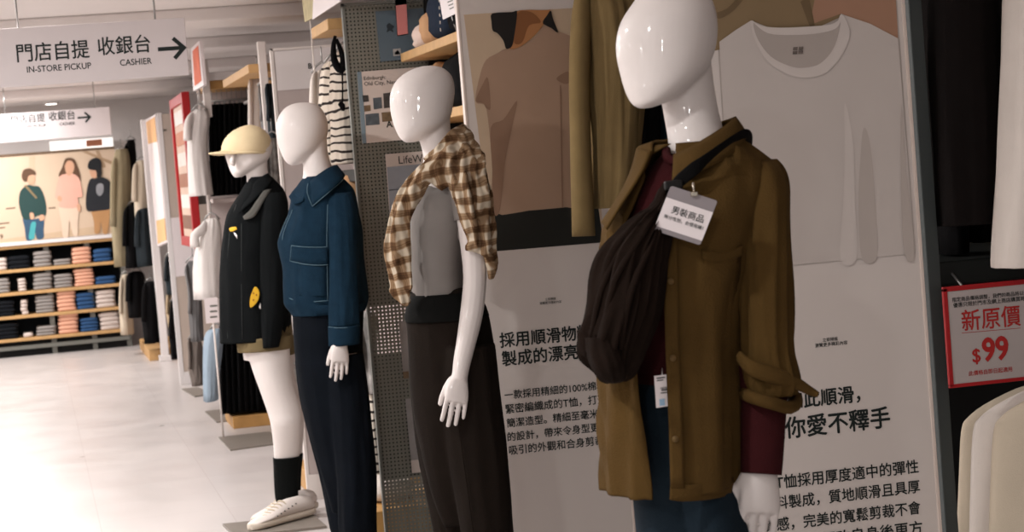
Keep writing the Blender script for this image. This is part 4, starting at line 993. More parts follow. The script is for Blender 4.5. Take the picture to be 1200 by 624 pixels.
garment('hanging_sweater', 'black top hanging right behind the olive long sleeved top', 'top', 7.2, [(-24,745,760,.03,0),(-10,738,775,.08,0),(100,738,774,.1,0),(262,738,770,.1,0)], NIGHT, fold=.008, seed=82)
garment('hanging_sweater', 'deep teal top showing beside the chin of the nearest mannequin', 'top', 7.28, [(-24,780,800,.03,0),(-10,766,815,.08,0),(100,766,812,.1,0),(270,764,810,.1,0)], DTEAL, fold=.008, seed=83)

# ---------------------------------------------------------------- aisle bay behind the brown tee poster: pine shelves
XA = 1.487
t = empty('shelf_bay', 'pine shelves against a dark board, behind the brown tee poster panel', 'shelf unit', Vector((1.7, 7.7, 0)))
obj('back_board', box((1.9, 7.14, .02), (1.92, 8.36, 2.28)), BLACKM, t)
z1 = PX(474, 61, XA).z
zl = [z1, PY(530, 134, 8.3).z]; zl += [zl[1]-.33, zl[1]-.66, zl[1]-.99]
for z in zl: obj('shelf', bevbox((XA, 7.14, z-.034), (1.9, 8.34, z), .003), WOOD, t)
obj('end_board', box((1.60, 8.35, .02), (1.92, 8.37, 2.2)), BLACKM, t)
obj('base', bevbox((XA+.02, 7.14, 0), (1.9, 8.34, .1), .004), GREYM, t)
NAVYC = cloth('navy_fleece', (34, 42, 56), var=.12, bump=.6, bs=60)
PINKW = cloth('pale_pink_cotton', (226, 204, 192), var=.06, bump=.4, bs=60)
TANC = cloth('tan_cotton', (198, 156, 118), var=.06)
def pile(name, label, cat, c, hw, hd, hh, m, group=None, seed=0, lobes=3):
    """soft crumpled garment lying on a shelf; c = bottom centre"""
    b = bmesh.new(); n = 28; rg = []
    for j in range(9):
        v = j/8; zz = c.z+hh*2*v; s = (1-(2*v-1)**4)**.35 if 0 < v < 1 else .55
        rg.append([Vector((c.x+hw*s*math.copysign(abs(math.cos(a))**.6, math.cos(a))*(1+.12*noise.noise(Vector((math.cos(a)*lobes, math.sin(a)*lobes, v*4+seed)))), c.y+hd*s*math.copysign(abs(math.sin(a))**.6, math.sin(a))*(1+.1*noise.noise(Vector((math.sin(a)*2, v*5, seed)))), zz+hh*.25*noise.noise(Vector((a, seed, v*3)))*v)) for a in (2*PI*k/n for k in range(n))])
    add_rings(b, rg); return tag(obj(name, b, m), label, cat, group)
for i, (y, z, m, nm) in enumerate(((8.18,0,PINKW,'white crumpled garment at the far end of the top pine shelf'),(8.02,0,TANC,'tan crumpled garment second from the far end of the top pine shelf'))):
    pile('folded_garment', nm, 'garment', Vector((XA+.12, y, z1)), .09, .085, .05+.02*i, m, seed=i*3)
pile('folded_garment', 'large navy fleece piled on the top pine shelf, edged with white dots', 'garment', Vector((XA+.135, 7.70, z1)), .12, .20, .10, NAVYC, seed=5)
pile('folded_garment', 'black garment at the near end of the top pine shelf, beside the poster edge', 'garment', Vector((XA+.14, 7.32, z1)), .13, .15, .05, NIGHT, seed=8)
b = bmesh.new()
for i in range(7):
    p = Vector((XA+.012, 7.54-.004*i, z1+.03+.026*i)); add_tube(b, [p, p-RH*.004], .006, 8)
tag(obj('trim_beads', b, OFFW), 'row of small white dots along the edge of the navy fleece', 'trim')
cx_ = XA-.004; b = bmesh.new(); pts = [PX(x, y, cx_) for x, y in ((514,-6),(533,-12),(534,16),(519,23))]; add_poly(b, pts, 0, Vector((.003,0,0)))
cc = empty('price_card', 'white price card standing above the navy fleece on the top pine shelf', 'price card', pts[3]); 
for v in b.verts: pass
obj('card', b, CARDW, cc); b = bmesh.new(); q = (pts[2]+pts[3])/2+RH*.004; add_tube(b, [q+UPV*.02, Vector((q.x+.02, q.y, z1))], .003, 8); obj('stand', b, CHROME, cc); b = bmesh.new()
for i in range(4): add_poly(b, [PX(x, y, cx_-.001) for x, y in ((523+i*1.2,-2+i*4),(530+i*.5,-4.4+i*4),(530.2+i*.5,-3+i*4),(523.2+i*1.2,-.6+i*4))])
obj('print', b, GREYM, cc, recalc=False)
tk = empty('shelf_talker', 'pink and white price strip hanging off the far end of the top pine shelf', 'price strip', PY(470, 42, 8.30))
b = bmesh.new(); fquad(b, [(462.5,-10),(475.5,-11),(478.5,40.5),(465.5,42.5)], 8.30); bmesh.ops.solidify(b, geom=b.faces[:], thickness=.002); obj('strip', b, CARDW, tk)
b = bmesh.new(); fquad(b, [(463.8,6.5),(476.4,5),(478,39.5),(466,41.5)], 8.295); obj('pink_field', b, mat('pink_ink', (206, 128, 124), var=.05), tk)
pile('folded_garment', 'tan folded garment on the second pine shelf, beside the dark board', 'garment', Vector((XA+.12, 8.14, zl[1])), .1, .13, .095, TANC, seed=11)
pile('folded_garment', 'black folded garment on the second pine shelf, behind the poster panel', 'garment', Vector((XA+.15, 7.6, zl[1])), .12, .2, .1, NIGHT, seed=12)

# ---------------------------------------------------------------- pegboard panel
Yg = 8.40
def peg_mat():
    m = bpy.data.materials.new('grey_pegboard'); m.use_nodes = True
    N, L = m.node_tree.nodes, m.node_tree.links; b = N['Principled BSDF']
    b.inputs['Base Color'].default_value = lin((116, 114, 104)); b.inputs['Roughness'].default_value = .5
    tc = N.new('ShaderNodeTexCoord'); sx = N.new('ShaderNodeSeparateXYZ'); L.new(tc.outputs['Object'], sx.inputs[0])
    ds = []
    for ax in ('X', 'Z'):
        a = N.new('ShaderNodeMath'); a.operation = 'MULTIPLY'; a.inputs[1].default_value = 1/.0152; L.new(sx.outputs[ax], a.inputs[0])
        f = N.new('ShaderNodeMath'); f.operation = 'FRACT'; L.new(a.outputs[0], f.inputs[0])
        s = N.new('ShaderNodeMath'); s.operation = 'SUBTRACT'; s.inputs[1].default_value = .5; L.new(f.outputs[0], s.inputs[0])
        q = N.new('ShaderNodeMath'); q.operation = 'POWER'; q.inputs[1].default_value = 2; ab = N.new('ShaderNodeMath'); ab.operation = 'ABSOLUTE'; L.new(s.outputs[0], ab.inputs[0]); L.new(ab.outputs[0], q.inputs[0]); ds.append(q)
    ad = N.new('ShaderNodeMath'); ad.operation = 'ADD'; L.new(ds[0].outputs[0], ad.inputs[0]); L.new(ds[1].outputs[0], ad.inputs[1])
    gt = N.new('ShaderNodeMath'); gt.operation = 'GREATER_THAN'; gt.inputs[1].default_value = .23**2; L.new(ad.outputs[0], gt.inputs[0])
    L.new(gt.outputs[0], b.inputs['Alpha'])
    return m
a = PY(400, 4, Yg); xr = 1.86
t = empty('pegboard', 'grey perforated panel behind the plaid shirt mannequin, hung with posters', 'pegboard', Vector((1.5, Yg, 0)))
zt = a.z
obj('perforated_sheet', box((a.x+.012, Yg+.004, .06), (xr, Yg+.007, zt-.012)), peg_mat(), t)
obj('hole_darkener', box((a.x+.02, Yg+.045, 1.0), (xr, Yg+.05, zt-.02)), mat('hole_darkener_tone', (58,56,52)), t); obj('hole_darkener', box((a.x+.02, Yg+.045, .30), (xr, Yg+.05, .80)), mat('hole_darkener_tone', (58,56,52)), t)  # dark sheets added behind the board so that its holes look dark
b = bmesh.new(); add_bevbox(b, (a.x, Yg, .02), (a.x+.013, Yg+.03, zt), .002); add_bevbox(b, (xr-.013, Yg, .02), (xr, Yg+.03, zt), .002); add_bevbox(b, (a.x, Yg, zt-.013), (xr, Yg+.03, zt), .002); add_bevbox(b, (a.x, Yg, .02), (xr, Yg+.03, .07), .002)
obj('frame', b, GREYM, t)
obj('foot', bevbox((a.x-.02, Yg-.03, 0), (xr, Yg+.08, .022), .004), GREYM, t)
BLUEG, PAPER = PR('slate_blue', (92, 106, 116)), PR('paper', (206, 192, 184), var=.02)
PHD = [PR('photo_%d' % i, c, var=.35, vs=40) for i, c in enumerate(((66,62,60),(112,92,70),(84,90,96),(58,60,58)))]
def peg_poster(label, pts, m, extra, cat='poster'):
    p = [PY(x, y, Yg-.006) for x, y in pts]; c = sum(p, Vector())/len(p)
    t = empty('pegboard_poster', label, cat, Vector((c.x, Yg-.006, min(q.z for q in p))))
    b = bmesh.new(); add_poly(b, p, 0, Vector((0, .003, 0))); obj('sheet', b, m, t)
    for nm, mm, polys in extra:
        b = bmesh.new()
        for q in polys:
            if callable(q): q(b)
            else: add_poly(b, [PY(x, y, Yg-.0072) for x, y in q])
        obj(nm, b, mm, t, recalc=False)
    return t
Yl = Yg-.0062
peg_poster('slate blue poster with a small dark emblem at the top of the pegboard', [(440,13.5),(500,9),(504,67),(446,72.5)], BLUEG,
    [('emblem', PR('dark_emblem', (48,56,62)), [blob([(453,30),(456,27),(459,29),(462,31),(460,34),(461,38),(457,36),(453,38),(454,34)],3)]), ('picture', PR('pale_frame', (170,166,162)), [[(460.5,57.5),(469.5,56.6),(470,65),(461,66)]]), ('scene', PHD[3], [[(462.5,62),(466,58.5),(469,62.5),(469.2,63.7),(462.4,64.4)]])])
grid = [((424,112),(431.5,111.5),(432.5,119),(425,119.8)),((426,124),(434,123),(434.5,130),(427,131)),((437,115),(447,114),(448,127),(438,128.5)),((449,109.5),(458,108.5),(459,126),(450,127)),((428,134),(444,132.5),(445,146),(429,147.5)),((447,132),(459,131),(460,142),(448,143))]
peg_poster('white poster of small travel pictures with a blue left strip on the pegboard', [(418.5,84.5),(492,78.5),(497,162),(424.5,168.5)], PAPER,
    [('blue_strip', PR('steel_blue', (120,136,146)), [[(418.5,84.5),(423.5,84.1),(429.5,168),(424.5,168.5)]]),
     ('lettering', INK, [lambda b: lettersY(b, 'Edinburgh:', 426.5, 94.5, 452, 92, Yl, bold=.0), lambda b: lettersY(b, 'Old City, New', 427, 101, 466, 97.6, Yl, bold=.0), lambda b: lettersY(b, 'A', 453, 149.5, 460, 149, Yl, bold=.02)]),
     ('picture', PHD[0], [grid[0], grid[3]]), ('picture', PHD[1], [grid[1], grid[5]]), ('picture', PHD[2], [grid[2], grid[4]])])
peg_poster('poster headed with large dark serif lettering above a pale blue photo', [(451.5,181),(520,175),(530,330),(462.5,336)], PAPER,
    [('photo_print', PR('pale_blue_photo', (150,154,162), var=.12, vs=12), [[(453.2,196),(519.5,190),(529.5,326),(463,332)]]), ('horizon_line', PR('grey_line', (116,120,128)), [[(455.5,222.5),(512,217),(512,218.3),(455.6,223.9)]]), ('lettering', INK, [lambda b: lettersY(b, 'LifeWear', 467.5, 192.5, 511, 188.5, Yl, bold=.0, hfac=1.1)])])
peg_poster('grey photo poster low on the pegboard, upper one half hidden by brown trousers', [(467,377),(510,373),(516,440),(473,444)], PR('grey_photo', (146,140,138), var=.15, vs=14), [('brown_band', PHD[1], [[(472,436),(515,432),(516,440),(473,444)]])])
peg_poster('grey photo poster low on the pegboard, lower one half hidden by brown trousers', [(475,468),(515,464),(523,551),(483,555)], PR('grey_photo', (146,140,138), var=.15, vs=14), [('white_band', PAPER, [[(481.5,540),(522,536),(523,551),(483,555)]])])

# ---------------------------------------------------------------- bay with striped tops
def stripes():
    m = bpy.data.materials.new('breton_stripe'); m.use_nodes = True
    N, L = m.node_tree.nodes, m.node_tree.links; b = N['Principled BSDF']; b.inputs['Roughness'].default_value = .95; b.inputs['Specular IOR Level'].default_value = .1
    tc = N.new('ShaderNodeTexCoord'); ns = N.new('ShaderNodeTexNoise'); ns.inputs['Scale'].default_value = 7; L.new(tc.outputs['Object'], ns.inputs['Vector'])
    ad = N.new('ShaderNodeVectorMath'); ad.operation = 'MULTIPLY_ADD'; ad.inputs[1].default_value = (.05,)*3; L.new(ns.outputs['Color'], ad.inputs[0]); L.new(tc.outputs['Object'], ad.inputs[2])
    sx = N.new('ShaderNodeSeparateXYZ'); L.new(ad.outputs[0], sx.inputs[0])
    a = N.new('ShaderNodeMath'); a.operation = 'MULTIPLY'; a.inputs[1].default_value = 1/.036; L.new(sx.outputs['Z'], a.inputs[0])
    f = N.new('ShaderNodeMath'); f.operation = 'FRACT'; L.new(a.outputs[0], f.inputs[0])
    r = N.new('ShaderNodeValToRGB'); r.color_ramp.interpolation = 'CONSTANT'; e = r.color_ramp.elements; e[0].color = lin((214,202,188)); e[1].position = .72; e[1].color = lin((54,48,46))
    L.new(f.outputs[0], r.inputs[0]); L.new(r.outputs[0], b.inputs['Base Color']); return m
STR = stripes()
XS = 1.235
t = empty('shelf_bay', 'pine topped clothes bay left of the pegboard, with striped tops', 'shelf unit', Vector((1.6, 9.3, 0)))
zw = PX(386, 20, XS).z
obj('shelf', bevbox((XS, 8.53, zw-.045), (1.88, 9.03, zw), .004), WOOD, t)
z2 = PX(400, 200, XS+.05).z
obj('shelf', bevbox((XS+.06, 8.53, z2-.05), (1.88, 9.03, z2-.0), .004), mat('black_shelf', (22,26,24)), t)
obj('back_board', box((1.89, 8.53, .02), (1.91, 10.05, 2.2)), mat('bay_board', (150, 140, 134), var=.03), t)
obj('base', bevbox((XS+.02, 8.53, 0), (1.88, 9.03, .16), .004), WOODD, t)
b = bmesh.new(); rail(b, Vector((XS+.14, 8.53, zw-.11)), Vector((XS+.14, 9.03, zw-.11))); obj('rail', b, CHROME, t)
for k_, (zc, l, r, yt, yb, nm) in enumerate(((8.80,386,424,58,191,'striped top nearest the pegboard, dangling a black cord'),(8.98,374,412,70,193,'second striped top, half hidden behind the denim mannequin head'))):
    garment('striped_top', nm, 'striped top', zc, [(yt,(l+r)/2-4,(l+r)/2+5,.03,0),(yt+7,l+6,r-4,.06,0),(yt+22,l+2,r,.10,0),(yt+70,l,r,.11,0),(yb-10,l+1,r+4,.11,0),(yb,l+2,r+5,.11,0)], STR, 'striped tops', fold=.016, ff=22, seed=90+k_, n=56)
garment('hanging_shirt', 'plain cream sleeve end showing between the denim mannequin head and the striped tops', 'top', 9.18, [(82,374,382,.03,0),(92,368,386,.06,0),(125,366,388,.08,0),(190,366,392,.08,0)], OFFW, fold=.01, seed=93)
dl = empty('cord_pouch', 'black pouch on a long cord hanging in front of the striped tops', 'pouch', PY(402, 128, 8.6))
G = Fig(8.62)
b = bmesh.new(); G.tube(b, [(393,42,0,.006),(391,52,0,.010),(391,66,0,.013),(394,76,0,.016),(400,82,0,.016),(402.5,72,0,.014),(399,58,0,.010),(394,46,0,.007)], n=10); obj('loop', b, NIGHT, dl)
b = bmesh.new(); G.tube(b, [(401,80,0,.004),(401.5,105,0,.003),(401,122,0,.004)], n=8); G.ribbon(b, [(397,121,0,.008),(401,124,0,.012),(402,130,0,.006)], .006); obj('cord', b, NIGHT, dl)
pile('folded_garment', 'crumpled tan garment under the dark shelf, right of the denim collar', 'garment', Vector((PY(411, 240, 8.8).x, 8.8, PY(411, 245, 8.8).z)), .05, .12, .07, TANC, seed=33)
b = bmesh.new(); q = Vector((PY(411, 247, 9.2).x, 9.2, PY(411, 247, 9.2).z))
# lower clothes seen between the jeans and the pegboard
garment('hanging_shirt', 'white printed top between the dark jeans and the pegboard', 'top', 8.74, [(366,424,436,.04,0),(374,420,440,.07,0),(410,422,442,.08,0),(460,428,444,.08,0)], cloth('white_black_print', (180,174,170), var=.42, vs=24), fold=.01, seed=95)
garment('striped_top', 'black and white striped top low between the dark jeans and the pegboard', 'striped top', 8.78, [(452,432,446,.04,0),(462,428,450,.08,0),(510,430,452,.09,0),(553,433,456,.09,0)], STR, 'striped tops', fold=.01, seed=96)
pile('folded_garment', 'white folded garment on the low pine base, right of the dark jeans', 'garment', Vector((PY(448, 578, 8.8).x+.03, 8.85, .16)), .1, .16, .05, OFFW, seed=41)

# ---------------------------------------------------------------- white notice panel behind the denim mannequin
Y4 = 10.12
t = empty('notice_board', 'white topped grey end panel behind the denim jacket mannequin', 'end panel', PZ(364, 588, 0))
a, c = PY(316, 57, Y4), PY(402, 50, Y4)
FIN = mat('fin_grey', (178, 164, 160), var=.02)
obj('board', box((a.x+.004, Y4, .05), (c.x, Y4+.025, a.z-.004)), FIN, t)
b = bmesh.new(); add_bevbox(b, (a.x, Y4-.003, .0), (a.x+.016, Y4+.03, a.z), .002); add_bevbox(b, (a.x, Y4-.003, a.z-.012), (c.x, Y4+.03, a.z), .002); obj('edge_frame', b, PANEL, t)
b = bmesh.new(); fquad(b, [(321.5,60.5),(400,54),(404,100.5),(325,106.5)], Y4-.004); obj('white_sheet', b, mat('sheet_white', (214,206,204), var=.02), t)
b = bmesh.new(); lettersY(b, 'B', 361.5, 80.5, 365.5, 80.2, Y4-.005, bold=.03); obj('lettering', b, INK, t, recalc=False)
obj('kick_plate', bevbox((a.x, Y4-.006, 0), (c.x, Y4-.003, .12), .001), PANEL, t)
tp_ = empty('price_post', 'white price post rising above the notice panel, right of the pine shelf', 'price post', PY(368, 84, 9.12))
b = bmesh.new(); fbox(b, 361.5, 6, 369.5, 86, 9.12, .01, .001); obj('post', b, OFFW, tp_)
b = bmesh.new(); pts = [PX(x, y, XS+.0) for x, y in ((352,-16),(366,-20),(368,20),(357,26))]; add_poly(b, pts, 0, Vector((.006,0,0))); obj('sign', b, mat('olive_print', (176,164,128), var=.25, vs=20), tp_)
b = bmesh.new(); pts = [PX(x, y, XS-.001) for x, y in ((368,-24),(398,-36),(398,2),(366,23))]; add_poly(b, pts, 0, Vector((.006,0,0))); obj('white_card', b, CARDW, tp_)
# ---------------------------------------------------------------- bay behind the mannequin in the cap
GREYC, CHAR = cloth('grey_jersey', (118,116,116), var=.08), cloth('charcoal_jersey', (44,50,54), var=.1)
XB = 1.16
t = empty('shelf_bay', 'pale post and pine shelf bay between the cap and the notice panel', 'shelf unit', Vector((1.5, 11.2, 0)))
b = bmesh.new(); p = PY(307, 60, 10.9); q = PY(305, 112, 10.9); add_bevbox(b, (p.x-.02, 10.9, 0), (p.x+.02, 10.94, p.z+.05), .003); obj('post', b, PANEL, t)
z_ = PX(296, 72, XB).z
obj('shelf', bevbox((XB, 10.95, z_-.045), (1.75, 12.4, z_), .004), WOOD, t)
obj('back_board', box((1.75, 10.2, 0), (1.77, 12.6, 2.2)), FIN, t)
b = bmesh.new(); rail(b, Vector((XB+.12, 10.3, z_-.14)), Vector((XB+.12, 12.4, z_-.14))); obj('rail', b, CHROME, t)
q = PZ(352, 548, .1); obj('base', bevbox((q.x, 10.2, 0), (1.75, 10.85, .10), .004), WOODD, t)
garment('hanging_shirt', 'white top hanging above the cap, left of the grey one', 'top', 11.6, [(88,298,306,.03,0),(100,294,308,.06,0),(140,293,309,.09,0),(182,296,314,.09,0)], OFFW, fold=.012, seed=101)
garment('hanging_shirt', 'grey top hanging above the cap, left of the notice panel', 'top', 11.2, [(98,309,316,.03,0),(108,305,318,.05,0),(140,306,320,.08,0),(164,309,322,.08,0)], GREYC, fold=.012, seed=102)
garment('hanging_shirt', 'charcoal top squeezed between the grey top and the notice panel', 'top', 10.9, [(98,316,324,.03,0),(108,313,326,.05,0),(140,314,328,.08,0),(164,316,330,.08,0)], CHAR, fold=.012, seed=103)
FLOR = cloth('black_white_floral', (110,106,102), var=.48, vs=34)
garment('hanging_shirt', 'black and white floral top behind the cap', 'top', 10.8, [(162,314,324,.03,0),(172,310,328,.06,0),(200,311,330,.08,0),(235,313,332,.08,0)], FLOR, fold=.012, seed=104)
garment('hanging_shirt', 'black and white printed top low between the bare leg and the dark jeans', 'top', 11.4, [(432,336,348,.03,0),(442,334,356,.06,0),(480,338,360,.08,0),(520,344,364,.08,0)], FLOR, fold=.012, seed=105)

# ---------------------------------------------------------------- rail of black garments facing up the aisle
Yk = 13.5
rk = empty('clothes_rack', 'pale clothes rack with pine top board, full of black garments behind the cap', 'clothes rack', Vector((1.4, Yk+.25, 0)))
xa, xb = PY(238, 100, Yk).x, PY(318, 100, Yk).x
zt = PY(270, 93, Yk).z
obj('top_board', bevbox((xa, Yk, PY(270,103,Yk).z), (xb+.1, Yk+.5, zt), .004), WOODD, rk)
obj('top_ledge', bevbox((xa, Yk-.01, zt), (xb+.1, Yk+.5, zt+.05), .004), WHITE, rk)
obj('back_board', box((xa, Yk+.5, .02), (xb+.1, Yk+.52, zt)), FIN, rk)
p = PY(239, 70, Yk-.05)
obj('post', bevbox((p.x-.022, Yk-.06, PY(241,138,Yk).z), (p.x+.022, Yk, p.z), .003), PANEL, rk)
for y0 in (117, 372):
    z = PY(270, y0, Yk+.2).z; b = bmesh.new(); rail(b, Vector((xa, Yk+.2, z)), Vector((xb+.1, Yk+.2, z)), .008); obj('rail', b, CHROME, rk)
z = PZ(300, 493, 0).z
obj('base', bevbox((xa-.0, Yk-.05, 0.0), (xb+.1, Yk+.5, .075), .004), WOODD, rk)
obj('shelf', bevbox((xa, Yk+.02, PY(280,236,Yk).z), (xb+.1, Yk+.5, PY(280,231,Yk).z), .003), FIN, rk)
ORD = ['first', 'second', 'third', 'fourth', 'fifth', 'sixth', 'seventh', 'eighth', 'ninth', 'tenth', 'eleventh', 'twelfth']
def hung_row(n, x0, x1, yt, yb, name, what, where, m, group, w, dep, spread=1.25):
    src = None
    for i in range(n):
        x = x0+(x1-x0)*i/(n-1); dy = -.08*(x-x0)
        lab = '%s, %s from the left on %s' % (what, ORD[i], where)
        if src is None:
            src = garment(name, lab, what.split()[-1], (Yk+.2)*FPX/ray(x, yt).y, [(yt,x-w*.5,x+w*.5,.04,0),(yt+4,x-w,x+w,dep*.8,0),((yt+yb)/2,x-w*1.15+1.5,x+w*1.15+2,dep,0),(yb,x-w*spread+4,x+w*spread+4,dep*1.05,0)], m, group, fold=.012, ff=20, seed=i*5+110, hang_half=.02); x00 = x
        else:
            d = PY(x, yt+dy, Yk)-PY(x0, yt, Yk); d.z = 0
            c = copy_tree(src, d+Vector((0, .012*(i % 3), 0))); c['label'] = lab
hung_row(10, 249, 302, 124, 230, 'hanging_skirt', 'black skirt', 'the upper rail of the pine topped rack', NIGHT, 'black garments on the upper rail', 3.4, .17)
hung_row(9, 262, 318, 380, 482, 'hanging_skirt', 'black pleated skirt', 'the lower rail behind the bare leg', NIGHT, 'black garments on the lower rail', 4.2, .19, 1.5)
WTEE = cloth('white_tee_cotton', (226,220,216), var=.02)
garment('hanging_tee', 'white tee hanging on the aisle side, below the large hanging sign corner', 'tee', 13.3, [(128,229,238,.03,0),(138,222,244,.06,0),(170,219,243,.10,0),(224,222,249,.11,0),(229,223,250,.11,0)], WTEE, fold=.014, seed=131)
garment('hanging_tee', 'white tee hanging left of the black jacket, right of the red poster case', 'tee', 13.2, [(256,243,253,.03,0),(264,238,258,.07,0),(300,228,260,.11,0),(350,229,262,.11,0)], WTEE, fold=.014, seed=132)
garment('hanging_jeans', 'pale blue jeans hanging low, left of the black pleated skirts', 'jeans', 13.15, [(386,246,262,.06,0),(395,240,262,.08,0),(430,238,258,.09,0),(470,240,255,.09,0)], cloth('light_blue_denim', (150,166,180), var=.05), fold=.012, seed=133)
garment('hanging_shirt', 'grey pleated top hanging behind the white tee, right of the end panel', 'top', 14.4, [(306,222,230,.03,0),(316,219,234,.06,0),(360,222,236,.08,0),(400,224,238,.08,0)], GREYC, fold=.02, ff=40, seed=134)
garment('hanging_shirt', 'taupe top hanging under the grey pleated one, right of the end panel', 'top', 14.8, [(396,224,232,.03,0),(404,222,236,.06,0),(430,222,238,.08,0),(452,226,238,.08,0)], cloth('taupe', (122,112,106)), fold=.02, ff=40, seed=135)
pc = empty('paper_notice', 'small white paper notice with dark marks, under the white tee', 'notice', PY(250, 378, 13.0))
b = bmesh.new(); fbox(b, 239, 350, 257, 378, 13.0, .004); obj('paper', b, CARDW, pc)
b = bmesh.new(); q = PY(250, 377, 13.006); rail(b, q, Vector((q.x, q.y, 0)), .006); obj('pole', b, PANEL, pc)
for y in (358, 364.5, 371):
    b = bmesh.new(); fquad(b, [(246,y),(254.5,y-.7),(254.7,y+1.4),(246.2,y+2.2)], 12.998); obj('print_line', b, GREYM, pc, recalc=False)
# aisle facing price board beside the hanging sign
XP = 1.075
pb = empty('price_board', 'orange and white price board just right of the large hanging sign', 'price board', PX(231, 104, XP))
b = bmesh.new(); pts = [PX(x, y, XP) for x, y in ((223.5,57),(233.5,48),(238.5,100),(226.5,107))]; add_poly(b, pts, 0, Vector((.02,0,0))); obj('board', b, CARDW, pb)
b = bmesh.new(); add_poly(b, [PX(x, y, XP-.002) for x, y in ((225.5,60),(232.2,53),(236,95),(228,101))]); obj('print', b, mat('orange_red_print', (212, 112, 84), var=.14, vs=9), pb)
b = bmesh.new(); q = PX(233, 105, XP+.03); rail(b, q+UPV*.05, Vector((q.x, q.y, 1.2)), .01); obj('pole', b, PANEL, pb)
# red framed poster case
XR = 1.10
rc = empty('poster_case', 'tall red framed poster case facing the aisle', 'poster case', PX(222, 288, XR))
yn, yf = PX(222.5, 226, XR).y, PX(207.5, 226, XR).y
zt, zb = PX(205, 113, XR).z, PX(226, 291, XR).z
b = bmesh.new()
for lo, hi in (((yn,zb),(yn+.10,zt)),((yf-.08,zb),(yf,zt)),((yn+.09,zt-.07),(yf-.07,zt-.001)),((yn+.09,zb+.001),(yf-.07,zb+.07))): add_bevbox(b, (XR+.001*(lo[0] > yn and hi[0] < yf), lo[0], lo[1]), (XR+.055, hi[0], hi[1]), .005)
obj('red_frame', b, RED, rc)
obj('backing', box((XR+.02, yn+.08, zb+.05), (XR+.04, yf-.06, zt-.05)), PR('case_paper', (206,178,160), var=.1, vs=3), rc)
tones = [(226,214,208),(186,120,90),(222,206,198),(150,96,70),(228,216,210),(120,80,60)]
for i, c in enumerate(tones):
    z0 = zt-.09-(zt-zb-.18)*(i+.75)/6; z1_ = zt-.09-(zt-zb-.18)*(i+.1)/6
    obj('picture', box((XR+.016, yn+.16+.05*(i % 2), z0), (XR+.02, yf-.16, z1_)), PR('case_%d' % i, c, var=.12, vs=8), rc)
b = bmesh.new(); add_bevbox(b, (XR+.055, yn+.2, zb+.3), (XR+.3, yn+.26, zb+.36), .004); obj('wall_bracket', b, GREYM, rc)
# end panels further down the aisle
Y6 = 16.9
t = empty('end_board', 'beige and grey end panel standing left of the red poster case', 'end panel', PZ(213, 446, 0))
a = PY(186.5, 134, Y6); c_ = PY(226, 447, Y6)
obj('board', box((a.x+.01, Y6, .04), (a.x+.42, Y6+.03, a.z)), mat('board_beige', (186, 170, 158), var=.02), t)
b = bmesh.new(); add_bevbox(b, (a.x-.02, Y6-.006, 0), (a.x+.018, Y6+.036, a.z+.01), .003); obj('edge_frame', b, WHITE, t)
b = bmesh.new(); fquad(b, [(197,256),(226,253),(231,322),(204,325)], Y6-.004); obj('white_sheet', b, CARDW, t)
b = bmesh.new(); lettersY(b, 'W', 191, 154.5, 195.5, 154, Y6-.002, bold=.03); obj('lettering', b, INK, t, recalc=False)
obj('kick_plate', bevbox((a.x+.018, Y6-.008, 0), (a.x+.42, Y6-.001, .10), .002), WHITE, t)
XO = 1.10
ob = empty('banner_board', 'orange and white banner board facing the aisle, left of the end panel', 'banner', PX(188, 288, XO))
b = bmesh.new(); pts = [PX(x, y, XO) for x, y in ((170,141),(182,134),(195.5,284),(184.5,289))]; add_poly(b, pts, 0, Vector((.03,0,0))); obj('board', b, CARDW, ob)
for k_, q in enumerate((((171,143.5),(181.3,137),(184,166),(173.5,169)),((183,259),(193,256),(195,281.5),(185,286)))):
    b = bmesh.new(); add_poly(b, [PX(x, y, XO-.003) for x, y in q]); obj('orange_field', b, mat('soft_orange', (214,166,116), var=.12, vs=5), ob)
wp = empty('aisle_post', 'white square post standing left of the banner board', 'post', PZ(192, 437, 0))
p = PX(175, 226, 1.08); Ypo = p.y
obj('shaft', bevbox((1.06, Ypo, 0), (1.13, Ypo+.1, PY(168, 140, Ypo).z), .006), WHITE, wp)
obj('foot', bevbox((1.04, Ypo-.02, 0), (1.15, Ypo+.12, .05), .005), WHITE, wp)
for i, (l, r, yt, yb, zc, m, nm) in enumerate((
    (132,152,176,312,20.0,cloth('sage_cotton', (150,138,112), var=.06),'olive beige jacket at the far end of the aisle, beside the kids poster'),
    (146,160,164,262,20.3,NIGHT,'black jacket hanging high between the beige jackets at the far end'),
    (157,175,188,262,19.6,CREAM,'cream top hanging left of the white post'),
    (146,164,240,314,19.9,NIGHT,'black jacket with white hem hanging below the cream top'),
    (160,178,244,312,19.5,CHAR,'charcoal top hanging close to the white post'),
    (141,153,322,392,20.4,CREAM,'long cream garment hanging low at the end of the far display'),
    (150,170,318,372,20.1,NIGHT,'black garment hanging low at the far end of the aisle'),
    (168,184,330,402,19.4,NIGHT,'black trousers hanging low beside the foot of the white post'),
    (194,206,300,345,17.9,CHAR,'charcoal bag-shaped top between the white post and the end panel'),
    (196,208,338,384,18.0,cloth('sand_knit', (180,158,130)),'sand coloured top between the white post and the end panel'),
    (200,212,352,420,17.8,NIGHT,'black garment low between the white post and the end panel'))):
    garment('hanging_garment', nm, 'garment', zc, [(yt,(l+r)/2-3,(l+r)/2+3,.04,0),(yt+5,l+2,r-2,.10,0),((yt+yb)/2,l,r+1,.14,0),(yb,l+2,r+3,.14,0)], m, 'garments at the far end of the aisle', fold=.022, ff=16, seed=150+i, n=32)
t = empty('clothes_rack', 'pale clothes rack with low pine base at the far end of the aisle', 'clothes rack', Vector((1.3, 20, 0)))
obj('back_board', box((1.35, 17.3, .02), (1.37, 21.4, 2.1)), FIN, t)
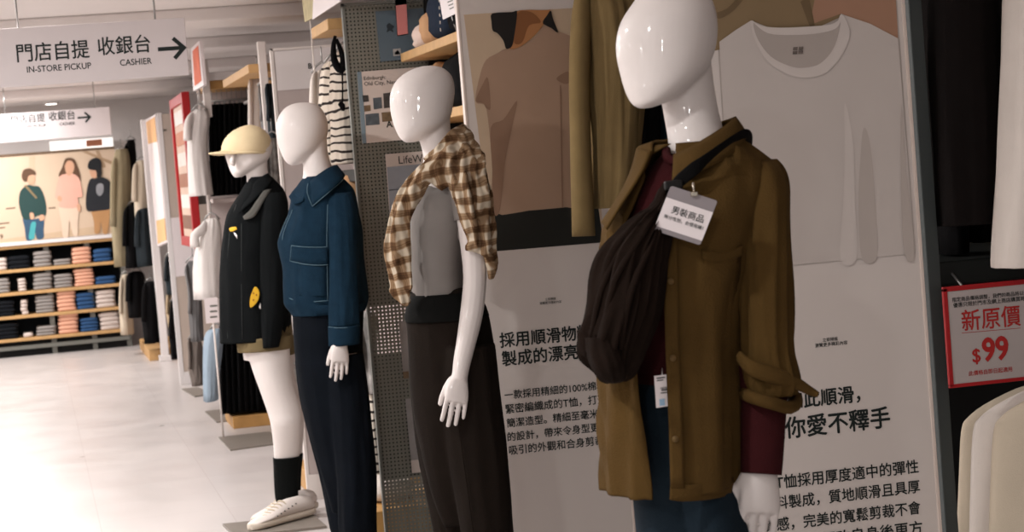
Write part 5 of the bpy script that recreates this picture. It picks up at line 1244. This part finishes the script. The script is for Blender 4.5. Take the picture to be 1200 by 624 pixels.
obj('base', bevbox((.96, 19.62, 0), (1.35, 21.3, .10), .004), WOOD, t)
for z in (1.12, 2.03):
    b = bmesh.new(); rail(b, Vector((1.18, 17.4, z)), Vector((1.18, 21.3, z)), .01); obj('rail', b, CHROME, t)
for y in (17.4, 21.3): obj('upright', bevbox((1.16, y-.02, 0), (1.2, y+.02, 2.1), .003), PANEL, t)

# ---------------------------------------------------------------- far display: shelves of folded tops and the poster of three children
Yd = 21.75
fd = empty('shelf_display', 'wide display of pine shelves with folded tops at the end of the aisle', 'shelf unit', PZ(60, 412, 0))
x0, x1 = PY(-60, 400, Yd).x, PY(152, 390, Yd).x
zsh = []
for yl, yr in ((291.5,276.5),(317,306.5),(345,332),(372.5,359.5),(399.5,386)):
    z = (PY(0, yl, Yd).z+PY(135, yr, Yd).z)/2; zsh.append(z)
    obj('shelf', bevbox((x0, Yd, z-.032), (x1, Yd+.5, z), .003), WOOD, fd)
obj('back_board', box((x0, Yd+.5, 0), (x1, Yd+.52, zsh[0])), mat('navy_board', (30,34,40), var=.05), fd)
b = bmesh.new(); z = (PY(0, 286.5, Yd).z+PY(135, 273, Yd).z)/2; add_bevbox(b, (x0, Yd-.02, zsh[0]), (x1, Yd+.5, z), .003); obj('white_ledge', b, WHITE, fd)
for x in (-.62, .12, .52, x1-.03): obj('upright', bevbox((x, Yd+.05, 0), (x+.05, Yd+.5, zsh[0]-.03), .003), GREYM, fd)
z = (PY(0, 410, Yd).z); obj('kick_board', bevbox((x0, Yd+.02, .07), (x1, Yd+.06, .11), .004), GREYM, fd)
obj('base', box((x0, Yd+.10, 0), (x1, Yd+.5, zsh[4]-.032)), BLACKM, fd)
COL = {'grey': cloth('fold_grey', (146,140,136), var=.05), 'peach': cloth('fold_peach', (222,168,142), var=.05), 'blue': cloth('fold_blue', (52,82,122), var=.06), 'white': cloth('fold_white', (206,192,184), var=.04), 'black': cloth('fold_black', (24,26,30), var=.1)}
protos = {}
LV = ['top', 'second', 'third', 'bottom']; PO = ['top one', 'second from the top', 'third from the top', 'fourth from the top', 'fifth from the top']
def folded(col, c, w, h, label, group):
    key = col
    if key not in protos:
        b = bmesh.new(); n = 20; rg = []
        for j in range(7):
            v = j/6; s = (1-abs(2*v-1)**3)**.5*.12+.88
            rg.append([Vector((.11*s*math.copysign(abs(math.cos(a))**.35, math.cos(a)), .15*s*math.copysign(abs(math.sin(a))**.35, math.sin(a)), .042*v+.004*math.sin(3*a)*v)) for a in (2*PI*k/n for k in range(n))])
        add_rings(b, rg); o = obj('folded_shirt', b, COL[col], base=(0, 0, 0)); protos[key] = o
    else:
        o = protos[key].copy(); C.objects.link(o)
    o.location = c; o.scale = (w/.22, 1, h/.042); o.rotation_euler = (0, 0, random.uniform(-.04, .04))
    tag(o, label, 'folded top', group)
rowsS = [
 [(-9,9,'white',3,14),(9.5,37,'black',3,15),(39.5,61.5,'grey',4,18),(62.5,84,'grey',2,7),(85.5,109,'peach',4,19),(110.5,133,'blue',3,15)],
 [(-8,12,'grey',4,17),(21,31,'white',4,15),(39.5,62.5,'grey',4,19),(63.5,86,'grey',4,16),(88,112,'peach',5,20),(113,138,'blue',2,9)],
 [(-9,18,'black',4,18),(24.5,33,'white',4,17),(42.5,65.5,'grey',5,20),(67,90,'peach',5,23),(91,113,'blue',4,19),(114,138,'white',4,20)],
 [(-9,22,'black',4,18),(27,39,'white',1,5),(43,67,'grey',3,11),(69,93.5,'peach',5,24),(95,117,'blue',4,16),(117.5,142,'white',4,20)]]
for ri, row in enumerate(rowsS):
    z = zsh[ri+1]; seen = {}
    for xl, xr, col, n, hp_ in row:
        xm = (xl+xr)/2; pa, pb_ = PY(xl, 350, Yd), PY(xr, 350, Yd); xm0 = PY(xm, 238+(z-1.52)*-115, Yd).x
        h = hp_/115/n; seen[col] = seen.get(col, 0)+1
        amb = [q for q in row if q[2] == col]
        side = '' if len(amb) == 1 else (' left' if seen[col] == 1 else ' right')
        for i in range(n):
            lab = '%s folded top, %s in its%s stack, far display, %s shelf' % (col, PO[n-1-i] if n > 1 else 'only one', side, LV[ri])
            folded(col, Vector((xm0+random.uniform(-.006, .006), Yd+.17, z+h*i)), (pb_.x-pa.x), h*.98, lab, 'folded tops on the far display shelves')
# poster of three children
Yq = 21.74
kp = empty('wall_poster', 'wide beige poster of three children above the far shelves', 'poster', PY(60, 280, Yq))
a, c = PY(-70, 190, Yq), PY(134, 172.5, Yq); zt = (PY(0, 183.5, Yq).z+PY(133, 172.5, Yq).z)/2; zb = (PY(0, 286, Yq).z+PY(135, 272.5, Yq).z)/2
obj('board', box((a.x, Yq, zb), (c.x, Yq+.02, zt)), PR('beige_wall', (206,182,158), var=.05, vs=2), kp)
b = bmesh.new(); add_bevbox(b, (a.x, Yq-.01, zt-.012), (c.x, Yq+.03, zt+.012), .003); obj('top_rail', b, mat('brown_rail', (104,84,66)), kp)
fr = PR('child_skin', (204,158,130)); hr1, hr2 = PR('child_hair', (92,66,48)), PR('dark_hair', (34,30,30))
gr, bl_, tq, pk_, crm, blk, kh, strp = PR('green_top', (36,64,62)), PR('blue_jeans', (52,80,104)), PR('turquoise_bag', (72,160,164)), PR('pink_top', (224,170,152)), PR('cream_trousers', (218,194,172)), PR('black_top', (30,32,38)), PR('khaki_trousers', (178,134,90)), PR('strap', (130,110,80))
floorc = PR('pale_ground', (196,170,142))
K = [
 (floorc, [(-40,285),(0,281),(60,273),(134,262),(134,272),(0,285.5),(-40,289)]),
 (PR('wall_shade', (196,172,146)), [(34,184),(41,183.4),(41,226),(34,226)]), (PR('rail_brown', (168,140,112)), [(96,178),(102,177.5),(133,190),(133,194)]), (PR('rail_brown', (168,140,112)), [(112,177),(116,176.6),(124,196),(120,197)]),
 (bl_, blob([(27,255),(40,257),(51,256),(51,270),(51,279),(43,280),(40,266),(38,281),(31,281.5),(29,268)],3)),
 (gr, blob([(32,217),(39,218),(46,219),(51,228),(54,240),(54,251),(50,254),(44,253),(38,257),(28,257),(24,248),(22,236),(24,224)],3)),
 (strp, [(28,218),(31,217),(44,232),(42,233)]),
 (tq, blob([(37,261),(42,261),(41,272),(40,280),(34,280),(35,270)],3)),
 (fr, blob([(32,205),(36,203),(40,206),(41,211),(38,216),(33,215)],3)), (fr, blob([(35,250),(39,250),(40,256),(36,257)],3)), (fr, blob([(46,253),(51,252),(52,257),(47,259)],3)),
 (hr1, blob([(25.5,205),(28,199),(35,197.5),(41,201),(41.5,205),(37,205),(33,207),(32,212),(29,213),(26,210)],3)),
 (crm, blob([(69,241),(80,242),(91,240),(92,252),(91,262),(91,276),(86,276),(81,258),(80,277),(74,278),(72,262)],3)),
 (hr1, blob([(73,196),(76,187),(81,185),(87,187),(91,196),(94,206),(94,213),(90,214),(87,206),(76,205),(70,208),(69,204)],3)),
 (pk_, blob([(70,207),(78,204),(86,204),(93,210),(96,224),(96,231),(91,232),(91,243),(70,243),(70,234),(65,232),(66,220)],3)),
 (fr, blob([(76,195),(79,189),(84,189),(87,194),(86,201),(82,206),(78,204)],3)), (fr, blob([(68,230),(72,231),(72,236),(68,235)],3)), (fr, blob([(90,240),(94,240),(94,248),(91,247)],3)),
 (kh, blob([(107,246),(116,247),(128,244),(128,258),(126,273),(121,273.5),(118,260),(117,272),(111,273.5),(110,260)],3)),
 (blk, blob([(105,211),(113,209),(121,208),(129,213),(135,226),(138,240),(136,246),(131,238),(129,245),(118,247),(106,248),(101,245),(101,228)],3)),
 (PR('sweater_print', (140,140,144), var=.2), blob([(113,218),(117,215),(121,217),(121,225),(117,230),(113,226)],3)),
 (hr2, blob([(103,196),(105,189),(112,185),(118,188),(119,197),(119,206),(115,209),(112,204),(108,199)],3)),
 (fr, blob([(105,199),(110,198.5),(113,202),(113,208),(109,209),(106,205)],3)),
 (PR('beanie', (24,26,30)), blob([(103,197),(104,190),(110,185.5),(117,187.5),(119,195),(115,199),(108,199.5)],3)),
]
b, ms = photo(None, Yq-.001, K); obj('printed_photo', b, ms, kp, recalc=False)
b = bmesh.new()
for q in ([(7,244),(18,243),(18,244.6),(7,245.6)],[(57,243.5),(65,242.8),(65,244.4),(57,245)],[(-4,262),(11,260.5),(11,262),(-4,263.6)],[(-4,267),(6,266),(6,267.4),(-4,268.4)]): fquad(b, q, Yq-.002)
lettersY(b, '9', .5, 280, 3.6, 279.6, Yq-.002, bold=.04)
obj('lettering', b, PR('brown_ink', (112,92,74)), kp, recalc=False)
sb = empty('bright_view_strip', 'glowing strip for a bright opening with a small picture above the poster of three children', 'sign', PY(95, 174, 22.4))  # glowing strip added in place of a bright opening into another area
b = bmesh.new(); a, c = PY(58, 166, 22.4), PY(133, 171, 22.4); add_bevbox(b, (a.x, 22.4, PY(95,174.5,22.4).z), (c.x, 22.44, PY(95,163.5,22.4).z), .003); obj('panel', b, mat('view_glow_white', (240,236,232), emit=(255,250,244), es=.9, var=0), sb)
b = bmesh.new(); fquad(b, [(101,164.6),(119.5,163),(119.7,170.4),(101.4,172)], 22.395); obj('picture', b, PR('case_1', (186,120,90)), sb)
# flat grey plates lying on the aisle floor
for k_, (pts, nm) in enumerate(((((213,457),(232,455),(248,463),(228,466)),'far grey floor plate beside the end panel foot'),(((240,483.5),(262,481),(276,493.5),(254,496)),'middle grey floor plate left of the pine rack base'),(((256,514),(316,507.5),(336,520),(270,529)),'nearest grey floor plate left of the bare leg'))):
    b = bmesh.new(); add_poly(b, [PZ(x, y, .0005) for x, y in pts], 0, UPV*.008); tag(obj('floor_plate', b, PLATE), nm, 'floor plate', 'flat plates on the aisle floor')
# ================================================================ light and exposure
for y in (.8, 2.9, 5.0, 7.1, 9.2):
    for x in (-2.3, -.4):
        l = area(x+.15*math.sin(3*y), y, .14, .14, 27 if y < 6 else 46).data; l.shape = 'DISK'
for y in (11.2, 13.4, 15.7, 18.2, 20.8):
    for x in (-2.6, -.6):
        area(x, y, 1.2, .6, 36 if y < 18 else 58)
vs = bpy.context.scene.view_settings
vs.view_transform = 'Standard'; vs.look = 'None'; vs.exposure = 0; vs.gamma = 1; vs.use_curve_mapping = False
